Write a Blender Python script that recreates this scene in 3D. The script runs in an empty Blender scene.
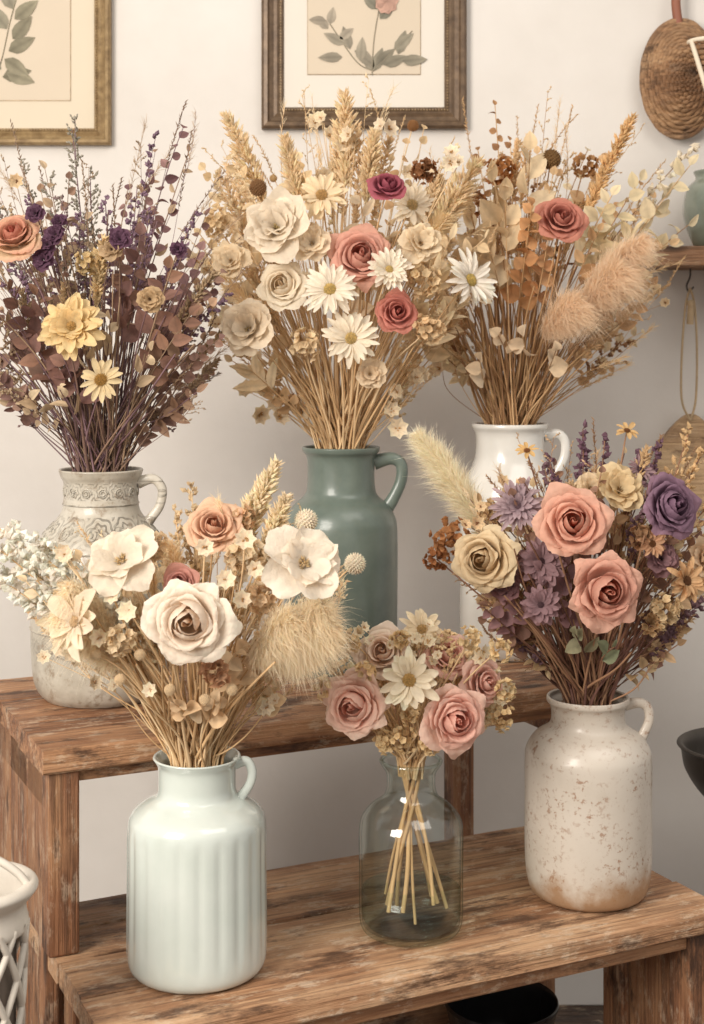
import bpy, math, random
import numpy as np
from mathutils import Vector
rng = np.random.default_rng(7)
random.seed(7)
sc = bpy.context.scene
try:
    sc.view_settings.view_transform = 'Standard'
    sc.view_settings.look = 'None'
except Exception: pass

def lin(c):
    c = np.array(c[:3], float)/255.0
    return np.where(c <= 0.04045, c/12.92, ((c+0.055)/1.055)**2.4)
def nrm(v):
    v = np.asarray(v, float)
    return v/(np.linalg.norm(v, axis=-1, keepdims=True)+1e-12)

# ------------------------------------------------------------------ mesh builder
class MB:
    def __init__(s): s.v=[]; s.c=[]; s.q=[]; s.t=[]; s.n=0
    def add(s, V, C, Q=None, T=None):
        V=np.asarray(V,float).reshape(-1,3)
        C=np.broadcast_to(np.asarray(C,float),V.shape) if np.ndim(C)<2 or np.shape(C)[0]!=len(V) else np.asarray(C)
        if Q is not None and len(Q): s.q.append(np.asarray(Q)+s.n)
        if T is not None and len(T): s.t.append(np.asarray(T)+s.n)
        s.v.append(V); s.c.append(C); s.n+=len(V)
    def grid(s, P, C, closev=False):
        nu,nv=P.shape[:2]
        idx=np.arange(nu*nv).reshape(nu,nv)
        if closev: idx=np.concatenate([idx,idx[:,:1]],1)
        Q=np.stack([idx[:-1,:-1],idx[1:,:-1],idx[1:,1:],idx[:-1,1:]],-1).reshape(-1,4)
        C=np.broadcast_to(C,P.shape).reshape(-1,3)
        s.add(P.reshape(-1,3),C,Q)
    def build(s, name, mat, parent=None, smooth=True, lift=None, tint=(1,1,1)):
        if not s.v: return None
        V=np.concatenate(s.v); C=np.clip(np.concatenate(s.c),0,1)
        if lift is not None: C=C**lift[0]*lift[1]*np.array(tint)
        Q=np.concatenate(s.q) if s.q else np.zeros((0,4),int)
        T=np.concatenate(s.t) if s.t else np.zeros((0,3),int)
        me=bpy.data.meshes.new(name)
        me.vertices.add(len(V)); me.vertices.foreach_set('co',V.astype(np.float32).ravel())
        loops=np.concatenate([Q.ravel(),T.ravel()]).astype(np.int32)
        me.loops.add(len(loops)); me.loops.foreach_set('vertex_index',loops)
        st=np.concatenate([np.arange(len(Q))*4, len(Q)*4+np.arange(len(T))*3]).astype(np.int32)
        me.polygons.add(len(st)); me.polygons.foreach_set('loop_start',st)
        me.update(calc_edges=True)
        me.polygons.foreach_set('use_smooth',np.full(len(st),smooth))
        a=me.color_attributes.new('Col','FLOAT_COLOR','POINT')
        a.data.foreach_set('color',np.concatenate([np.clip(C,0,1),np.ones((len(C),1))],1).astype(np.float32).ravel())
        me.materials.append(mat)
        ob=bpy.data.objects.new(name,me); sc.collection.objects.link(ob)
        if parent: ob.parent=parent
        return ob

def empty(name, loc=(0,0,0), rz=0):
    e=bpy.data.objects.new(name,None); e.location=loc; e.rotation_euler=(0,0,rz)
    e.empty_display_size=0.05
    sc.collection.objects.link(e); return e

# ------------------------------------------------------------------ materials
def newmat(name):
    m=bpy.data.materials.new(name); m.use_nodes=True
    nt=m.node_tree; nt.nodes.clear()
    return m,nt
class NG:
    def __init__(s,nt): s.nt=nt
    def n(s,t,**k):
        nd=s.nt.nodes.new(t)
        for a,b in k.items(): setattr(nd,a,b)
        return nd
    def l(s,a,b): s.nt.links.new(a,b)
    def m(s,op,a,b=None,c=None):
        nd=s.n('ShaderNodeMath',operation=op)
        for i,x in enumerate((a,b,c)):
            if x is None: continue
            if isinstance(x,(int,float)): nd.inputs[i].default_value=x
            else: s.l(x,nd.inputs[i])
        return nd.outputs[0]
    def mix(s,f,a,b,blend='MIX'):
        nd=s.n('ShaderNodeMix',data_type='RGBA',blend_type=blend)
        for i,x in ((0,f),(6,a),(7,b)):
            if isinstance(x,(int,float)): nd.inputs[i].default_value=x
            elif isinstance(x,(tuple,list,np.ndarray)): nd.inputs[i].default_value=(*[float(q) for q in x[:3]],1)
            else: s.l(x,nd.inputs[i])
        return nd.outputs[2]
    def noise(s,vec,scale,detail=4,rough=.55):
        nd=s.n('ShaderNodeTexNoise'); nd.inputs['Scale'].default_value=scale
        nd.inputs['Detail'].default_value=detail; nd.inputs['Roughness'].default_value=rough
        if vec is not None: s.l(vec,nd.inputs['Vector'])
        return nd.outputs['Fac']
    def ramp(s,f,stops):
        nd=s.n('ShaderNodeValToRGB'); s.l(f,nd.inputs[0])
        e=nd.color_ramp.elements
        while len(e)<len(stops): e.new(0.5)
        for el,(p,c) in zip(e,stops):
            el.position=p
            el.color=(*[float(q) for q in c],1) if not isinstance(c,(int,float)) else (c,c,c,1)
        return nd.outputs[0]
    def map(s,scale,out='Object'):
        tc=s.n('ShaderNodeTexCoord'); mp=s.n('ShaderNodeMapping')
        mp.inputs['Scale'].default_value=scale; s.l(tc.outputs[out],mp.inputs[0]); return mp.outputs[0]
    def bsdf(s,col,rough=.6,bump=None,bs=.2,bd=.002,**k):
        p=s.n('ShaderNodeBsdfPrincipled')
        if isinstance(col,(tuple,list,np.ndarray)): p.inputs['Base Color'].default_value=(*[float(q) for q in col[:3]],1)
        else: s.l(col,p.inputs['Base Color'])
        if isinstance(rough,(int,float)): p.inputs['Roughness'].default_value=rough
        else: s.l(rough,p.inputs['Roughness'])
        for a,b in k.items(): p.inputs[a.replace('_',' ')].default_value=b
        if bump is not None:
            b=s.n('ShaderNodeBump'); b.inputs['Strength'].default_value=bs; b.inputs['Distance'].default_value=bd
            s.l(bump,b.inputs['Height']); s.l(b.outputs[0],p.inputs['Normal'])
        return p
    def out(s,sh):
        o=s.n('ShaderNodeOutputMaterial'); s.l(sh,o.inputs[0])

def plant_mat(name,trans=.3,rough=.7,nscale=60,var=.25,crinkle=0):
    m,nt=newmat(name); g=NG(nt)
    at=g.n('ShaderNodeAttribute',attribute_name='Col')
    v=g.map((1,1,1)); nz=g.noise(v,nscale,3)
    f=g.ramp(nz,[(.3,1-var),(.7,1.0)])
    col=g.mix(1.0,at.outputs['Color'],f,'MULTIPLY')
    if crinkle: p=g.bsdf(col,rough,g.noise(v,210,5,.65),crinkle,.0032)
    else: p=g.bsdf(col,rough)
    p.inputs['Specular IOR Level'].default_value=.25
    tr=g.n('ShaderNodeBsdfTranslucent'); g.l(col,tr.inputs[0])
    mx=g.n('ShaderNodeMixShader'); mx.inputs[0].default_value=trans
    g.l(p.outputs[0],mx.inputs[1]); g.l(tr.outputs[0],mx.inputs[2]); g.out(mx.outputs[0]); return m
M_petal=plant_mat('dried_petal',.40,.65,70,.14,.6)
M_leaf=plant_mat('dried_leaf',.32,.6,80,.18,.5)
M_stem=plant_mat('dried_stem',.04,.6,40,.2)
M_fluff=plant_mat('dried_fluff',.5,.9,30,.05)

def simple_mat(name,col,rough=.6,nscale=20,var=.15,bs=.15,**k):
    m,nt=newmat(name); g=NG(nt); c=lin(col)
    nz=g.noise(g.map((1,1,1)),nscale,5)
    cc=g.mix(nz,tuple(c*(1-var)),tuple(np.clip(c*(1+var),0,1)))
    p=g.bsdf(cc,rough,nz,bs,.001,**k); g.out(p.outputs[0]); return m

def wood_mat(name,c1,c2,c3,rough=.6,axis=0,dark=.85,scuff=.55):
    m,nt=newmat(name); g=NG(nt)
    inf=g.n('ShaderNodeObjectInfo')
    tc=g.n('ShaderNodeTexCoord'); add=g.n('ShaderNodeVectorMath',operation='ADD')
    g.l(tc.outputs['Object'],add.inputs[0]); g.l(inf.outputs['Random'],add.inputs[1])
    def st(a,b):
        mp=g.n('ShaderNodeMapping'); s_=[a,a,a]; s_[axis]=b; mp.inputs['Scale'].default_value=s_; g.l(add.outputs[0],mp.inputs[0]); return mp.outputs[0]
    a=g.noise(st(26,1.8),1,9,.7); b=g.noise(st(170,5),1,5,.65)
    big=g.noise(add.outputs[0],7,6,.65); sp=g.noise(st(22,7),1,8,.75); sc_=g.noise(st(40,18),1,8,.78)
    col=g.ramp(a,[(.34,lin(c1)),(.47,lin(c2)),(.62,lin(c3))])
    col=g.mix(g.ramp(b,[(.46,.0),(.62,.6)]),col,tuple(lin(c1)*.65))
    col=g.mix(g.ramp(big,[(.46,.0),(.62,.55)]),col,tuple(lin(c3)))
    col=g.mix(g.ramp(sc_,[(.53,.0),(.60,scuff)]),col,tuple(lin((218,196,170))))
    col=g.mix(g.ramp(sp,[(.53,.0),(.62,dark)]),col,tuple(lin(c1)*.45))
    # knots
    vo=g.n('ShaderNodeTexVoronoi'); vo.inputs['Scale'].default_value=1.0; g.l(st(13,4.5),vo.inputs['Vector'])
    col=g.mix(g.ramp(vo.outputs['Distance'],[(.07,.9),(.16,.0)]),col,tuple(lin(c1)*.35))
    p=g.bsdf(col,g.ramp(a,[(0,rough-.15),(1,rough+.15)]),g.m('SUBTRACT',b,g.m('MULTIPLY',sp,.8)),.85,.005); g.out(p.outputs[0]); return m

M_wood_low=wood_mat('weathered_wood_light',(116,78,52),(174,128,92),(210,170,132))
M_wood_up=wood_mat('weathered_wood_brown',(94,60,40),(152,104,70),(188,142,104),scuff=.45)
M_wood_post=wood_mat('weathered_wood_post',(86,56,38),(140,94,64),(172,128,92),axis=2,scuff=.3)

# plaster wall
m,nt=newmat('plaster_wall'); g=NG(nt)
v=g.map((1,1,1)); nz=g.noise(v,2.2,6,.6); n2=g.noise(v,90,4)
col=g.ramp(nz,[(.3,lin((208,201,193))),(.55,lin((219,213,206))),(.75,lin((226,221,215)))])
p=g.bsdf(col,.85,g.m('ADD',g.m('MULTIPLY',nz,.6),g.m('MULTIPLY',n2,.3)),.25,.004); g.out(p.outputs[0]); M_wall=m
M_floor=wood_mat('floor_boards',(60,45,36),(88,68,54),(110,88,70),.5,0)
M_ceil=simple_mat('ceiling_paint',(228,224,218),.9,3,.03)

# ------------------------------------------------------------------ geometry helpers
def box(name,x0,x1,y0,y1,z0,z1,mat,parent,bev=.003):
    me=bpy.data.meshes.new(name)
    cx,cy,cz=(x0+x1)/2,(y0+y1)/2,(z0+z1)/2
    V=[((x-cx),(y-cy),(z-cz)) for x in (x0,x1) for y in (y0,y1) for z in (z0,z1)]
    F=[(0,1,3,2),(4,6,7,5),(0,4,5,1),(2,3,7,6),(0,2,6,4),(1,5,7,3)]
    me.from_pydata(V,[],F); me.update(); me.materials.append(mat)
    ob=bpy.data.objects.new(name,me); ob.location=(cx,cy,cz); sc.collection.objects.link(ob)
    if parent: ob.parent=parent
    if bev>0:
        b=ob.modifiers.new('bevel','BEVEL'); b.width=bev; b.segments=2; b.limit_method='ANGLE'
    return ob

def plank(name,x0,x1,y0,y1,z0,z1,mat,parent,seed=0):
    """worn board: wavy long edges, rounded and chipped arrises"""
    r=np.random.default_rng(seed+11)
    nx=int((x1-x0)/.010)
    cx,cy,cz=(x0+x1)/2,(y0+y1)/2,(z0+z1)/2
    xs=np.linspace(x0,x1,nx)-cx
    def wav(a,f0=14): 
        w=np.zeros(nx)
        for k in range(1,7): w+=np.sin(xs*k*f0+r.uniform(0,6.28))*r.uniform(.3,1)/k
        return w*a
    W0,W1,H1=wav(.0007),wav(.0006),wav(.0003)
    chips=np.clip(wav(.0030,22)-.0018,0,.006)
    c=.0028
    hy=(y1-y0)/2; hz=(z1-z0)/2
    rings=[]
    for i,x in enumerate(xs):
        ya,yb=-hy+W0[i],hy+W1[i]; zt_,zb=hz+H1[i],-hz
        cf=c+chips[i]
        ring=[(ya,zb+c),(ya,zt_-cf),(ya+cf*.3,zt_-cf*.3),(ya+cf,zt_)]
        ring+=[(ya+cf+(yb-ya-2*cf)*t,zt_) for t in (.33,.66)]
        ring+=[(yb-cf,zt_),(yb-cf*.3,zt_-cf*.3),(yb,zt_-cf),(yb,zb+c),(yb-c,zb),(ya+c,zb)]
        rings.append([(x,a,b) for a,b in ring])
    R=np.array(rings); n=R.shape[1]
    V=R.reshape(-1,3); F=[]
    for i in range(nx-1):
        for j in range(n):
            a=i*n+j;b=i*n+(j+1)%n
            F.append((a,b,b+n,a+n))
    F.append(tuple(range(n))[::-1]); F.append(tuple(range((nx-1)*n,nx*n)))
    me=bpy.data.meshes.new(name); me.from_pydata(V.tolist(),[],[f[::-1] for f in F]); me.update(); me.materials.append(mat)
    ob=bpy.data.objects.new(name,me); ob.location=(cx,cy,cz); sc.collection.objects.link(ob); ob.parent=parent
    return ob

def catmull(P,k=5,closed=False):
    P=np.asarray(P,float); n=len(P); out=[]
    for i in range(n-1):
        p0=P[max(i-1,0)];p1=P[i];p2=P[i+1];p3=P[min(i+2,n-1)]
        for j in range(k):
            t=j/k
            out.append(.5*((2*p1)+(-p0+p2)*t+(2*p0-5*p1+4*p2-p3)*t*t+(-p0+3*p1-3*p2+p3)*t**3))
    out.append(P[-1]); return np.array(out)

def lathe(mb,prof,col=(1,1,1),nseg=72,rmod=None,center=(0,0,0)):
    prof=np.asarray(prof,float)
    ph=np.linspace(0,2*np.pi,nseg,endpoint=False)
    r=prof[:,0][:,None]*np.ones(nseg); z=prof[:,1][:,None]*np.ones(nseg)
    if rmod is not None: r=r*rmod(ph[None,:],z)
    P=np.stack([r*np.cos(ph),r*np.sin(ph),z],-1)+np.array(center)
    mb.grid(P[:, ::-1],np.array(col,float),closev=True)

def tube(mb,pts,r,col=(1,1,1),ns=6,flat=1.0,closed_loop=False,updir=None):
    pts=np.asarray(pts,float); n=len(pts)
    r=np.broadcast_to(np.asarray(r,float),(n,))
    T=np.gradient(pts,axis=0); T=nrm(T)
    ref=np.array([0.31,.9,.22]) if updir is None else np.array(updir,float)
    A=nrm(np.cross(T,ref)); B=np.cross(T,A)
    a=np.linspace(0,2*np.pi,ns,endpoint=False)
    P=pts[:,None,:]+r[:,None,None]*(A[:,None,:]*np.cos(a)[None,:,None]*flat+B[:,None,:]*np.sin(a)[None,:,None])
    C=np.broadcast_to(np.asarray(col,float),(3,)) if np.ndim(col)==1 else np.asarray(col)[:,None,:]
    mb.grid(P,C,closev=True)

def frame(N,roll=0):
    N=nrm(N); ref=np.array([0,0,1.]) if abs(N[2])<.95 else np.array([1.,0,0])
    X=nrm(np.cross(ref,N)); Y=np.cross(N,X)
    c,s=math.cos(roll),math.sin(roll)
    return np.stack([X*c+Y*s,-X*s+Y*c,N],0)   # rows

# vectorised seeds (elongated bipyramids)
def seeds(mb,C,D,L,W,col):
    C=np.asarray(C,float); n=len(C); D=nrm(np.broadcast_to(D,(n,3)))
    L=np.broadcast_to(L,(n,))[:,None]; W=np.broadcast_to(W,(n,))[:,None]
    ref=nrm(rng.normal(size=(n,3))); A=nrm(np.cross(D,ref)); B=np.cross(D,A)
    V=np.stack([C-D*L*.5, C-D*L*.05+A*W*.5, C-D*L*.05+B*W*.5, C-D*L*.05-A*W*.5, C-D*L*.05-B*W*.5, C+D*L*.5],1)
    T=np.array([[0,2,1],[0,3,2],[0,4,3],[0,1,4],[5,1,2],[5,2,3],[5,3,4],[5,4,1]])
    T=(T[None]+np.arange(n)[:,None,None]*6).reshape(-1,3)
    col=np.broadcast_to(col,(n,3)); Cc=np.repeat(col,6,0)
    mb.add(V.reshape(-1,3),Cc,None,T)

# vectorised leaves
def leaves(mb,Bp,D,N,L,W,col,bend=.3,fold=.25,tip=1.0,nu=6):
    Bp=np.asarray(Bp,float); n=len(Bp)
    D=nrm(np.broadcast_to(D,(n,3))); N=np.broadcast_to(N,(n,3))
    S=nrm(np.cross(D,N)); N=nrm(np.cross(S,D))
    L=np.broadcast_to(L,(n,)); W=np.broadcast_to(W,(n,)); bend=np.broadcast_to(bend,(n,))
    s=np.linspace(0,1,nu); t=np.array([-1,-.5,0,.5,1.])
    w=np.sin(np.pi*np.clip(s,0,1)**(.75*tip))**.8; w[0]=.06; w[-1]=.03
    a=bend[:,None]*s[None]*1.6
    x=np.cumsum(np.cos(a),1)/nu; z=-np.cumsum(np.sin(a),1)/nu
    x-=x[:,:1]; z-=z[:,:1]
    P=(Bp[:,None,None,:]+ D[:,None,None,:]*(x*L[:,None])[:,:,None,None]
       + N[:,None,None,:]*((z*L[:,None])[:,:,None,None] + fold*np.abs(t)[None,None,:,None]**1.3*(w[None]*W[:,None]*.5)[:,:,None,None])
       + S[:,None,None,:]*(w[None,:,None]*t[None,None,:]*W[:,None,None]*.5)[...,None])
    nt_=len(t); idx=np.arange(nu*nt_).reshape(nu,nt_)
    Q=np.stack([idx[:-1,:-1],idx[1:,:-1],idx[1:,1:],idx[:-1,1:]],-1).reshape(-1,4)
    Q=(Q[None]+np.arange(n)[:,None,None]*nu*nt_).reshape(-1,4)
    col=np.broadcast_to(col,(n,3))
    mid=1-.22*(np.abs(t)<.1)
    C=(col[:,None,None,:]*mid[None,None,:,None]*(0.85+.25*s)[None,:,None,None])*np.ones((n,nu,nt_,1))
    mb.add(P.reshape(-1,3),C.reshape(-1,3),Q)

def hairs(mb,Bp,D,L,col,w=.0006,droop=.3):
    Bp=np.asarray(Bp,float); n=len(Bp); D=nrm(D); L=np.broadcast_to(L,(n,))[:,None]
    side=nrm(np.cross(D,nrm(rng.normal(size=(n,3)))))
    g_=np.array([0,0,-1.]); jit=rng.normal(size=(n,3))*.20; dr=droop*rng.uniform(.4,1.6,(n,1))
    p1=Bp+(D*.36+jit*.10+g_*dr*.05)*L; p2=Bp+(D*.68+jit*.45+g_*dr*.38)*L; p3=Bp+(D*.9+jit+g_*dr)*L
    V=np.stack([Bp-side*w,Bp+side*w,p1-side*w,p1+side*w,p2-side*w*.7,p2+side*w*.7,p3],1)
    Q=(np.array([[0,1,3,2],[2,3,5,4]])[None]+np.arange(n)[:,None,None]*7).reshape(-1,4)
    T=(np.array([[4,5,6]])[None]+np.arange(n)[:,None,None]*7).reshape(-1,3)
    C=np.repeat(np.broadcast_to(col,(n,3)),7,0)
    mb.add(V.reshape(-1,3),C,Q,T)

# ------------------------------------------------------------------ flowers
def rose(mb,C,N,R,cin,cout,layers=7,edge=None):
    M=frame(N,rng.uniform(0,6.28)); C=np.asarray(C,float)
    cin=lin(cin); cout=lin(cout); edge=cout if edge is None else lin(edge)
    nu,nv=12,15; s=np.linspace(0,1,nu)[:,None]; t=np.linspace(-1,1,nv)[None,:]
    cnt=[2,3,3,4,4,5,6,6]
    for k in range(layers):
        f=k/(layers-1); n=cnt[k] if k<len(cnt) else 6
        for j in range(n):
            v1=rng.uniform(.90,1.10) if f>.3 else 1; v2=rng.uniform(.82,1.2) if f>.3 else rng.uniform(.92,1.08)
            rt=R*(.07+.80*f**.9)*v1; ht=R*(.64-.46*f**1.5)*v2
            if f<.35: P=[(.02*R,-.1*R),(rt*1.5,0),(rt*1.3,ht*.75),(rt*.75,ht)]
            else:     P=[(.03*R,-.1*R),(rt*.92,-.1*R),(rt*.80,ht*1.15),(rt*(1.04+.14*f),ht*(1.0-.30*f))]
            ph0=2*np.pi*(j+rng.uniform(-.2,.2))/n+k*2.4+.4
            dph=np.pi/n*rng.uniform(1.25,1.5)
            nt1,nt2=rng.uniform(.0,.05,2); po=rng.uniform(0,6.28); sk=rng.uniform(-.12,.12)
            edge_=1-(.10+.10*f)*np.abs(t+sk)**2.6-nt1*np.cos(t*5+po)*f-.012*np.sin(t*17+po)
            se=s*edge_
            b0=(1-se)**3; b1=3*se*(1-se)**2; b2=3*se*se*(1-se); b3=se**3
            r=(b0*P[0][0]+b1*P[1][0]+b2*P[2][0]+b3*P[3][0])
            z=(b0*P[0][1]+b1*P[1][1]+b2*P[2][1]+b3*P[3][1])
            wv=rng.uniform(2.0,4.2); am=rng.uniform(.4,1.3)
            r=r+t*.045*R*se+ f*.035*R*am*np.sin(t*wv+po)*se**2
            r=r+f*.05*R*np.exp(-((t-sk)/.35)**2)*se**5
            z=z+f*R*.07*am*np.sin(t*wv*1.2+po*1.7)*se**3 - f*.06*R*np.abs(t)**3*se**3 + .014*R*np.sin(t*13+po)*se**2
            lip=np.clip((se-.78)/.22,0,1)*f
            z=z-lip**2*R*.08*rng.uniform(.2,1.3)
            ph=ph0+t*dph*(.62+.38*np.sin(np.pi*np.clip(se*1.02,0,1)))
            L=np.stack([r*np.cos(ph),r*np.sin(ph),z],-1)
            Pw=C+L@M
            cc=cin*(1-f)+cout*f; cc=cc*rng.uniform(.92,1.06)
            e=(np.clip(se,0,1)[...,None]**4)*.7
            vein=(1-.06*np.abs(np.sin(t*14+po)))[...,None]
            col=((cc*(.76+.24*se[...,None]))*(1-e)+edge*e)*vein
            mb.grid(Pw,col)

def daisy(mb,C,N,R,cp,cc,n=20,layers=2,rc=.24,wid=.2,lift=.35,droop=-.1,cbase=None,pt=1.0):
    M=frame(N,rng.uniform(0,6.28)); C=np.asarray(C,float); cp=lin(cp); cb=cp*.8 if cbase is None else lin(cbase)
    nu,nv=7,5; s=np.linspace(0,1,nu); t=np.linspace(-1,1,nv)
    for k in range(layers):
        for j in range(n):
            ph=2*np.pi*(j+.5*(k%2)+rng.uniform(-.28,.28))/n
            L=R*(1-.16*k)*rng.uniform(.80,1.07)*(1-rc*.5); W=R*wid*rng.uniform(.8,1.15)
            e0=lift+.22*k+rng.uniform(-.15,.15); e1=droop+.22*k+rng.uniform(-.45,.4)
            a=e0+(e1-e0)*s
            x=np.concatenate([[0],np.cumsum(np.cos(a[1:]))])/(nu-1)*L+rc*R*.5
            z=np.concatenate([[0],np.cumsum(np.sin(a[1:]))])/(nu-1)*L
            w=W*.5*np.sin(np.pi*(.10+.84*s**(1.0*pt)))**.6*(1-.25*(1-s))
            w[-1]=W*.12
            tw=rng.uniform(-.5,.5); bx=rng.uniform(-.12,.12)
            X=x[:,None]+0*t; Y=w[:,None]*t+(bx*L*s**2)[:,None]; Z=z[:,None]+ .45*(t[None]**2)*w[:,None] + tw*w[:,None]*t*s[:,None] - .12*w[:,None]*(np.abs(t)<.1)
            c,s_=math.cos(ph),math.sin(ph)
            Lc=np.stack([X*c-Y*s_,X*s_+Y*c,Z],-1)
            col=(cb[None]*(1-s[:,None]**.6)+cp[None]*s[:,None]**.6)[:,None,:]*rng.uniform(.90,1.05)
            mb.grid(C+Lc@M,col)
    cc=lin(cc); m=90; i=np.arange(m)+.5; rr=np.sqrt(i/m); th=i*2.39996
    zz=np.sqrt(np.clip(1-rr**2*.9,0,1))*.45
    P=np.stack([rr*np.cos(th),rr*np.sin(th),zz],-1)*rc*R*1.05
    D=nrm(P+np.array([0,0,.03*R]))@M
    seeds(mb,C+P@M,D,R*.13,R*.055,cc*rng.uniform(.7,1.15,(m,1)))
    a=np.linspace(0,2*np.pi,12,endpoint=False)
    rp=np.linspace(.02,1,4)
    Pd=np.stack([np.outer(rp,np.cos(a)),np.outer(rp,np.sin(a)),np.outer(np.sqrt(1-rp**2*.95)*.4,np.ones(12))],-1)*rc*R
    mb.grid(C+Pd@M,cc*.6,closev=True)

def openflower(mb,C,N,R,cp,cc,n=6,layers=3,ruf=.055,cup=.55):
    M=frame(N,rng.uniform(0,6.28)); C=np.asarray(C,float); cp=lin(cp)
    nu,nv=10,13; s=np.linspace(0,1,nu)[:,None]; t=np.linspace(-1,1,nv)[None,:]
    for k in range(layers):
        f=1-k/max(layers,1)*.5
        for j in range(n):
            ph0=2*np.pi*(j+.5*k+rng.uniform(-.18,.18))/n
            e0=cup+.35*k; e1=-.15+.4*k+rng.uniform(-.35,.45)
            ss=np.linspace(0,1,nu); a=e0+(e1-e0)*ss
            L=R*f*rng.uniform(.82,1.1); po=rng.uniform(0,6.28)
            x=np.concatenate([[0],np.cumsum(np.cos(a[1:]))])/(nu-1)*L+.04*R
            z=np.concatenate([[0],np.cumsum(np.sin(a[1:]))])/(nu-1)*L
            se=(1-.16*np.abs(t)**3-.04*np.cos(t*5+j)-.015*np.sin(t*15+po))
            W=R*f*.66*np.sin(np.pi*(.05+.62*s**.8))**.8
            X=x[:,None]*se; Y=W*t*.8; Z=z[:,None]*se+.35*W*t**2+R*ruf*np.sin(t*4+po)*s**2+.016*R*np.sin(t*12+po)*s
            c,s_=math.cos(ph0),math.sin(ph0)
            Lc=np.stack([X*c-Y*s_,X*s_+Y*c,Z],-1)
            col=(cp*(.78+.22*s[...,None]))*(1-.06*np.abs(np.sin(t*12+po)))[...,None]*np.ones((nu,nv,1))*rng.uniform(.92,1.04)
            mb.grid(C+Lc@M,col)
    m=70; cc=lin(cc); d=rng.normal(size=(m,3)); d[:,2]=np.abs(d[:,2])*1.2; d=nrm(d)
    P=d*R*.2*rng.uniform(.6,1.1,(m,1)); seeds(mb,C+P@M,d@M,R*.16,R*.045,cc*rng.uniform(.7,1.2,(m,1)))

def ball(mb,C,R,col,m=160,spike=.5):
    i=np.arange(m)+.5; z=1-2*i/m; r=np.sqrt(1-z*z); th=i*2.39996
    D=np.stack([r*np.cos(th),r*np.sin(th),z],-1); c=lin(col)
    seeds(mb,np.asarray(C)+D*R*.82,D,R*spike,R*.22,c*rng.uniform(.8,1.12,(m,1)))
    a=np.linspace(0,2*np.pi,10,endpoint=False); b=np.linspace(.05,np.pi-.05,7)
    P=np.stack([np.outer(np.sin(b),np.cos(a)),np.outer(np.sin(b),np.sin(a)),np.outer(np.cos(b),np.ones(10))],-1)*R*.86
    mb.grid(np.asarray(C)+P[:, ::-1],c*.8,closev=True)

def cluster(mb,C,R,col,m=60,pl=.012):
    D=nrm(rng.normal(size=(m,3))); P=np.asarray(C)+D*R*rng.uniform(.45,1,(m,1))
    c=lin(col)
    B=[];DD=[];NN=[];CC=[]
    for p,d in zip(P,D):
        M=frame(d,rng.uniform(0,6)); n=5; k=c*rng.uniform(.7,1.15)
        for j in range(n):
            a=2*np.pi*j/n; B.append(p); DD.append((np.array([math.cos(a),math.sin(a),.5]))@M); NN.append(d); CC.append(k)
    leaves(mb,B,DD,NN,pl*rng.uniform(.7,1.1,len(B)),pl*.7,np.array(CC),bend=-.2,nu=4)

def arc(S,T,n=16,bow=.12,wob=.004):
    S=np.asarray(S,float);T=np.asarray(T,float); d=T-S
    Cc=S+np.array([d[0]*(.5-bow),d[1]*(.5-bow),d[2]*(.5+bow*.6)])
    t=np.linspace(0,1,n)[:,None]
    P=(1-t)**2*S+2*t*(1-t)*Cc+t*t*T
    w=rng.normal(size=3)*wob; w2=rng.normal(size=3)*wob*.6
    return P+np.sin(t*np.pi)*w+np.sin(t*2*np.pi)*w2
def sample(P,u):
    u=np.clip(np.asarray(u),0,1)*(len(P)-1); i=np.minimum(u.astype(int),len(P)-2); f=(u-i)[:,None]
    T=nrm(P[i+1]-P[i]); return P[i]*(1-f)+P[i+1]*f,T
def radial(T):
    r=nrm(np.cross(T,nrm(rng.normal(size=T.shape)))); return r

def plume(mb,P,frac,Wd,col,dens=220,L=.016,w=.0045,up=1.0):
    u=1-frac+frac*np.linspace(0,1,dens)+rng.uniform(-.005,.005,dens)
    X,T=sample(P,u); R=radial(T); f=np.linspace(0,1,dens)
    prof=(np.sin(np.pi*np.clip(f*.92+.06,0,1))**.6)[:,None]
    off=rng.uniform(.15,1,(dens,1))
    c=lin(col)*rng.uniform(.8,1.12,(dens,1))
    seeds(mb,X+R*Wd*prof*off+T*Wd*.6*off,T*up+R*.9,L*rng.uniform(.6,1.2,dens),w,c)
def pampas(mb,P,frac,Wd,col,n=2600,droop=.25,w=.0005,tip=None):
    f=rng.uniform(0,1,n); u=1-frac+frac*f
    X,T=sample(P,u); R=radial(T)
    prof=np.sin(np.pi*np.clip(f*.78+.14,0,1))**.7
    lock=.82+.35*np.abs(np.sin(f*37+R[:,0]*4+R[:,2]*3))
    c=lin(col)*rng.uniform(.9,1.12,(n,1))
    hairs(mb,X+R*(Wd*.12*prof)[:,None],T*1.05+R*.66,Wd*prof*rng.uniform(.3,1.3,n)*lock,c,w,droop)
def leafbranch(mb,P,frac,n,L,W,col,ang=.9,bend=.3,col2=None,tip=1.0):
    f=np.linspace(0,1,n); X,T=sample(P,1-frac+frac*f)
    side=nrm(np.cross(T,np.array([rng.uniform(-.5,.5),-1,rng.uniform(-.3,.3)])))*np.where(np.arange(n)%2==0,1,-1)[:,None]
    D=T*math.cos(ang)+side*math.sin(ang)+rng.normal(size=(n,3))*.22
    D[-1]=T[-1]
    N=np.array([0,-1,.3])+rng.normal(size=(n,3))*.55
    c=lin(col); 
    cc=np.repeat(c[None],n,0) if col2 is None else c+(lin(col2)-c)*rng.uniform(0,1,(n,1))
    leaves(mb,X,D,N,L*(1-.45*f)*rng.uniform(.8,1.15,n),W*(1-.4*f)*rng.uniform(.8,1.15,n),cc*rng.uniform(.85,1.12,(n,1)),bend+rng.normal(size=n)*.4,fold=.35,tip=tip)
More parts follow.
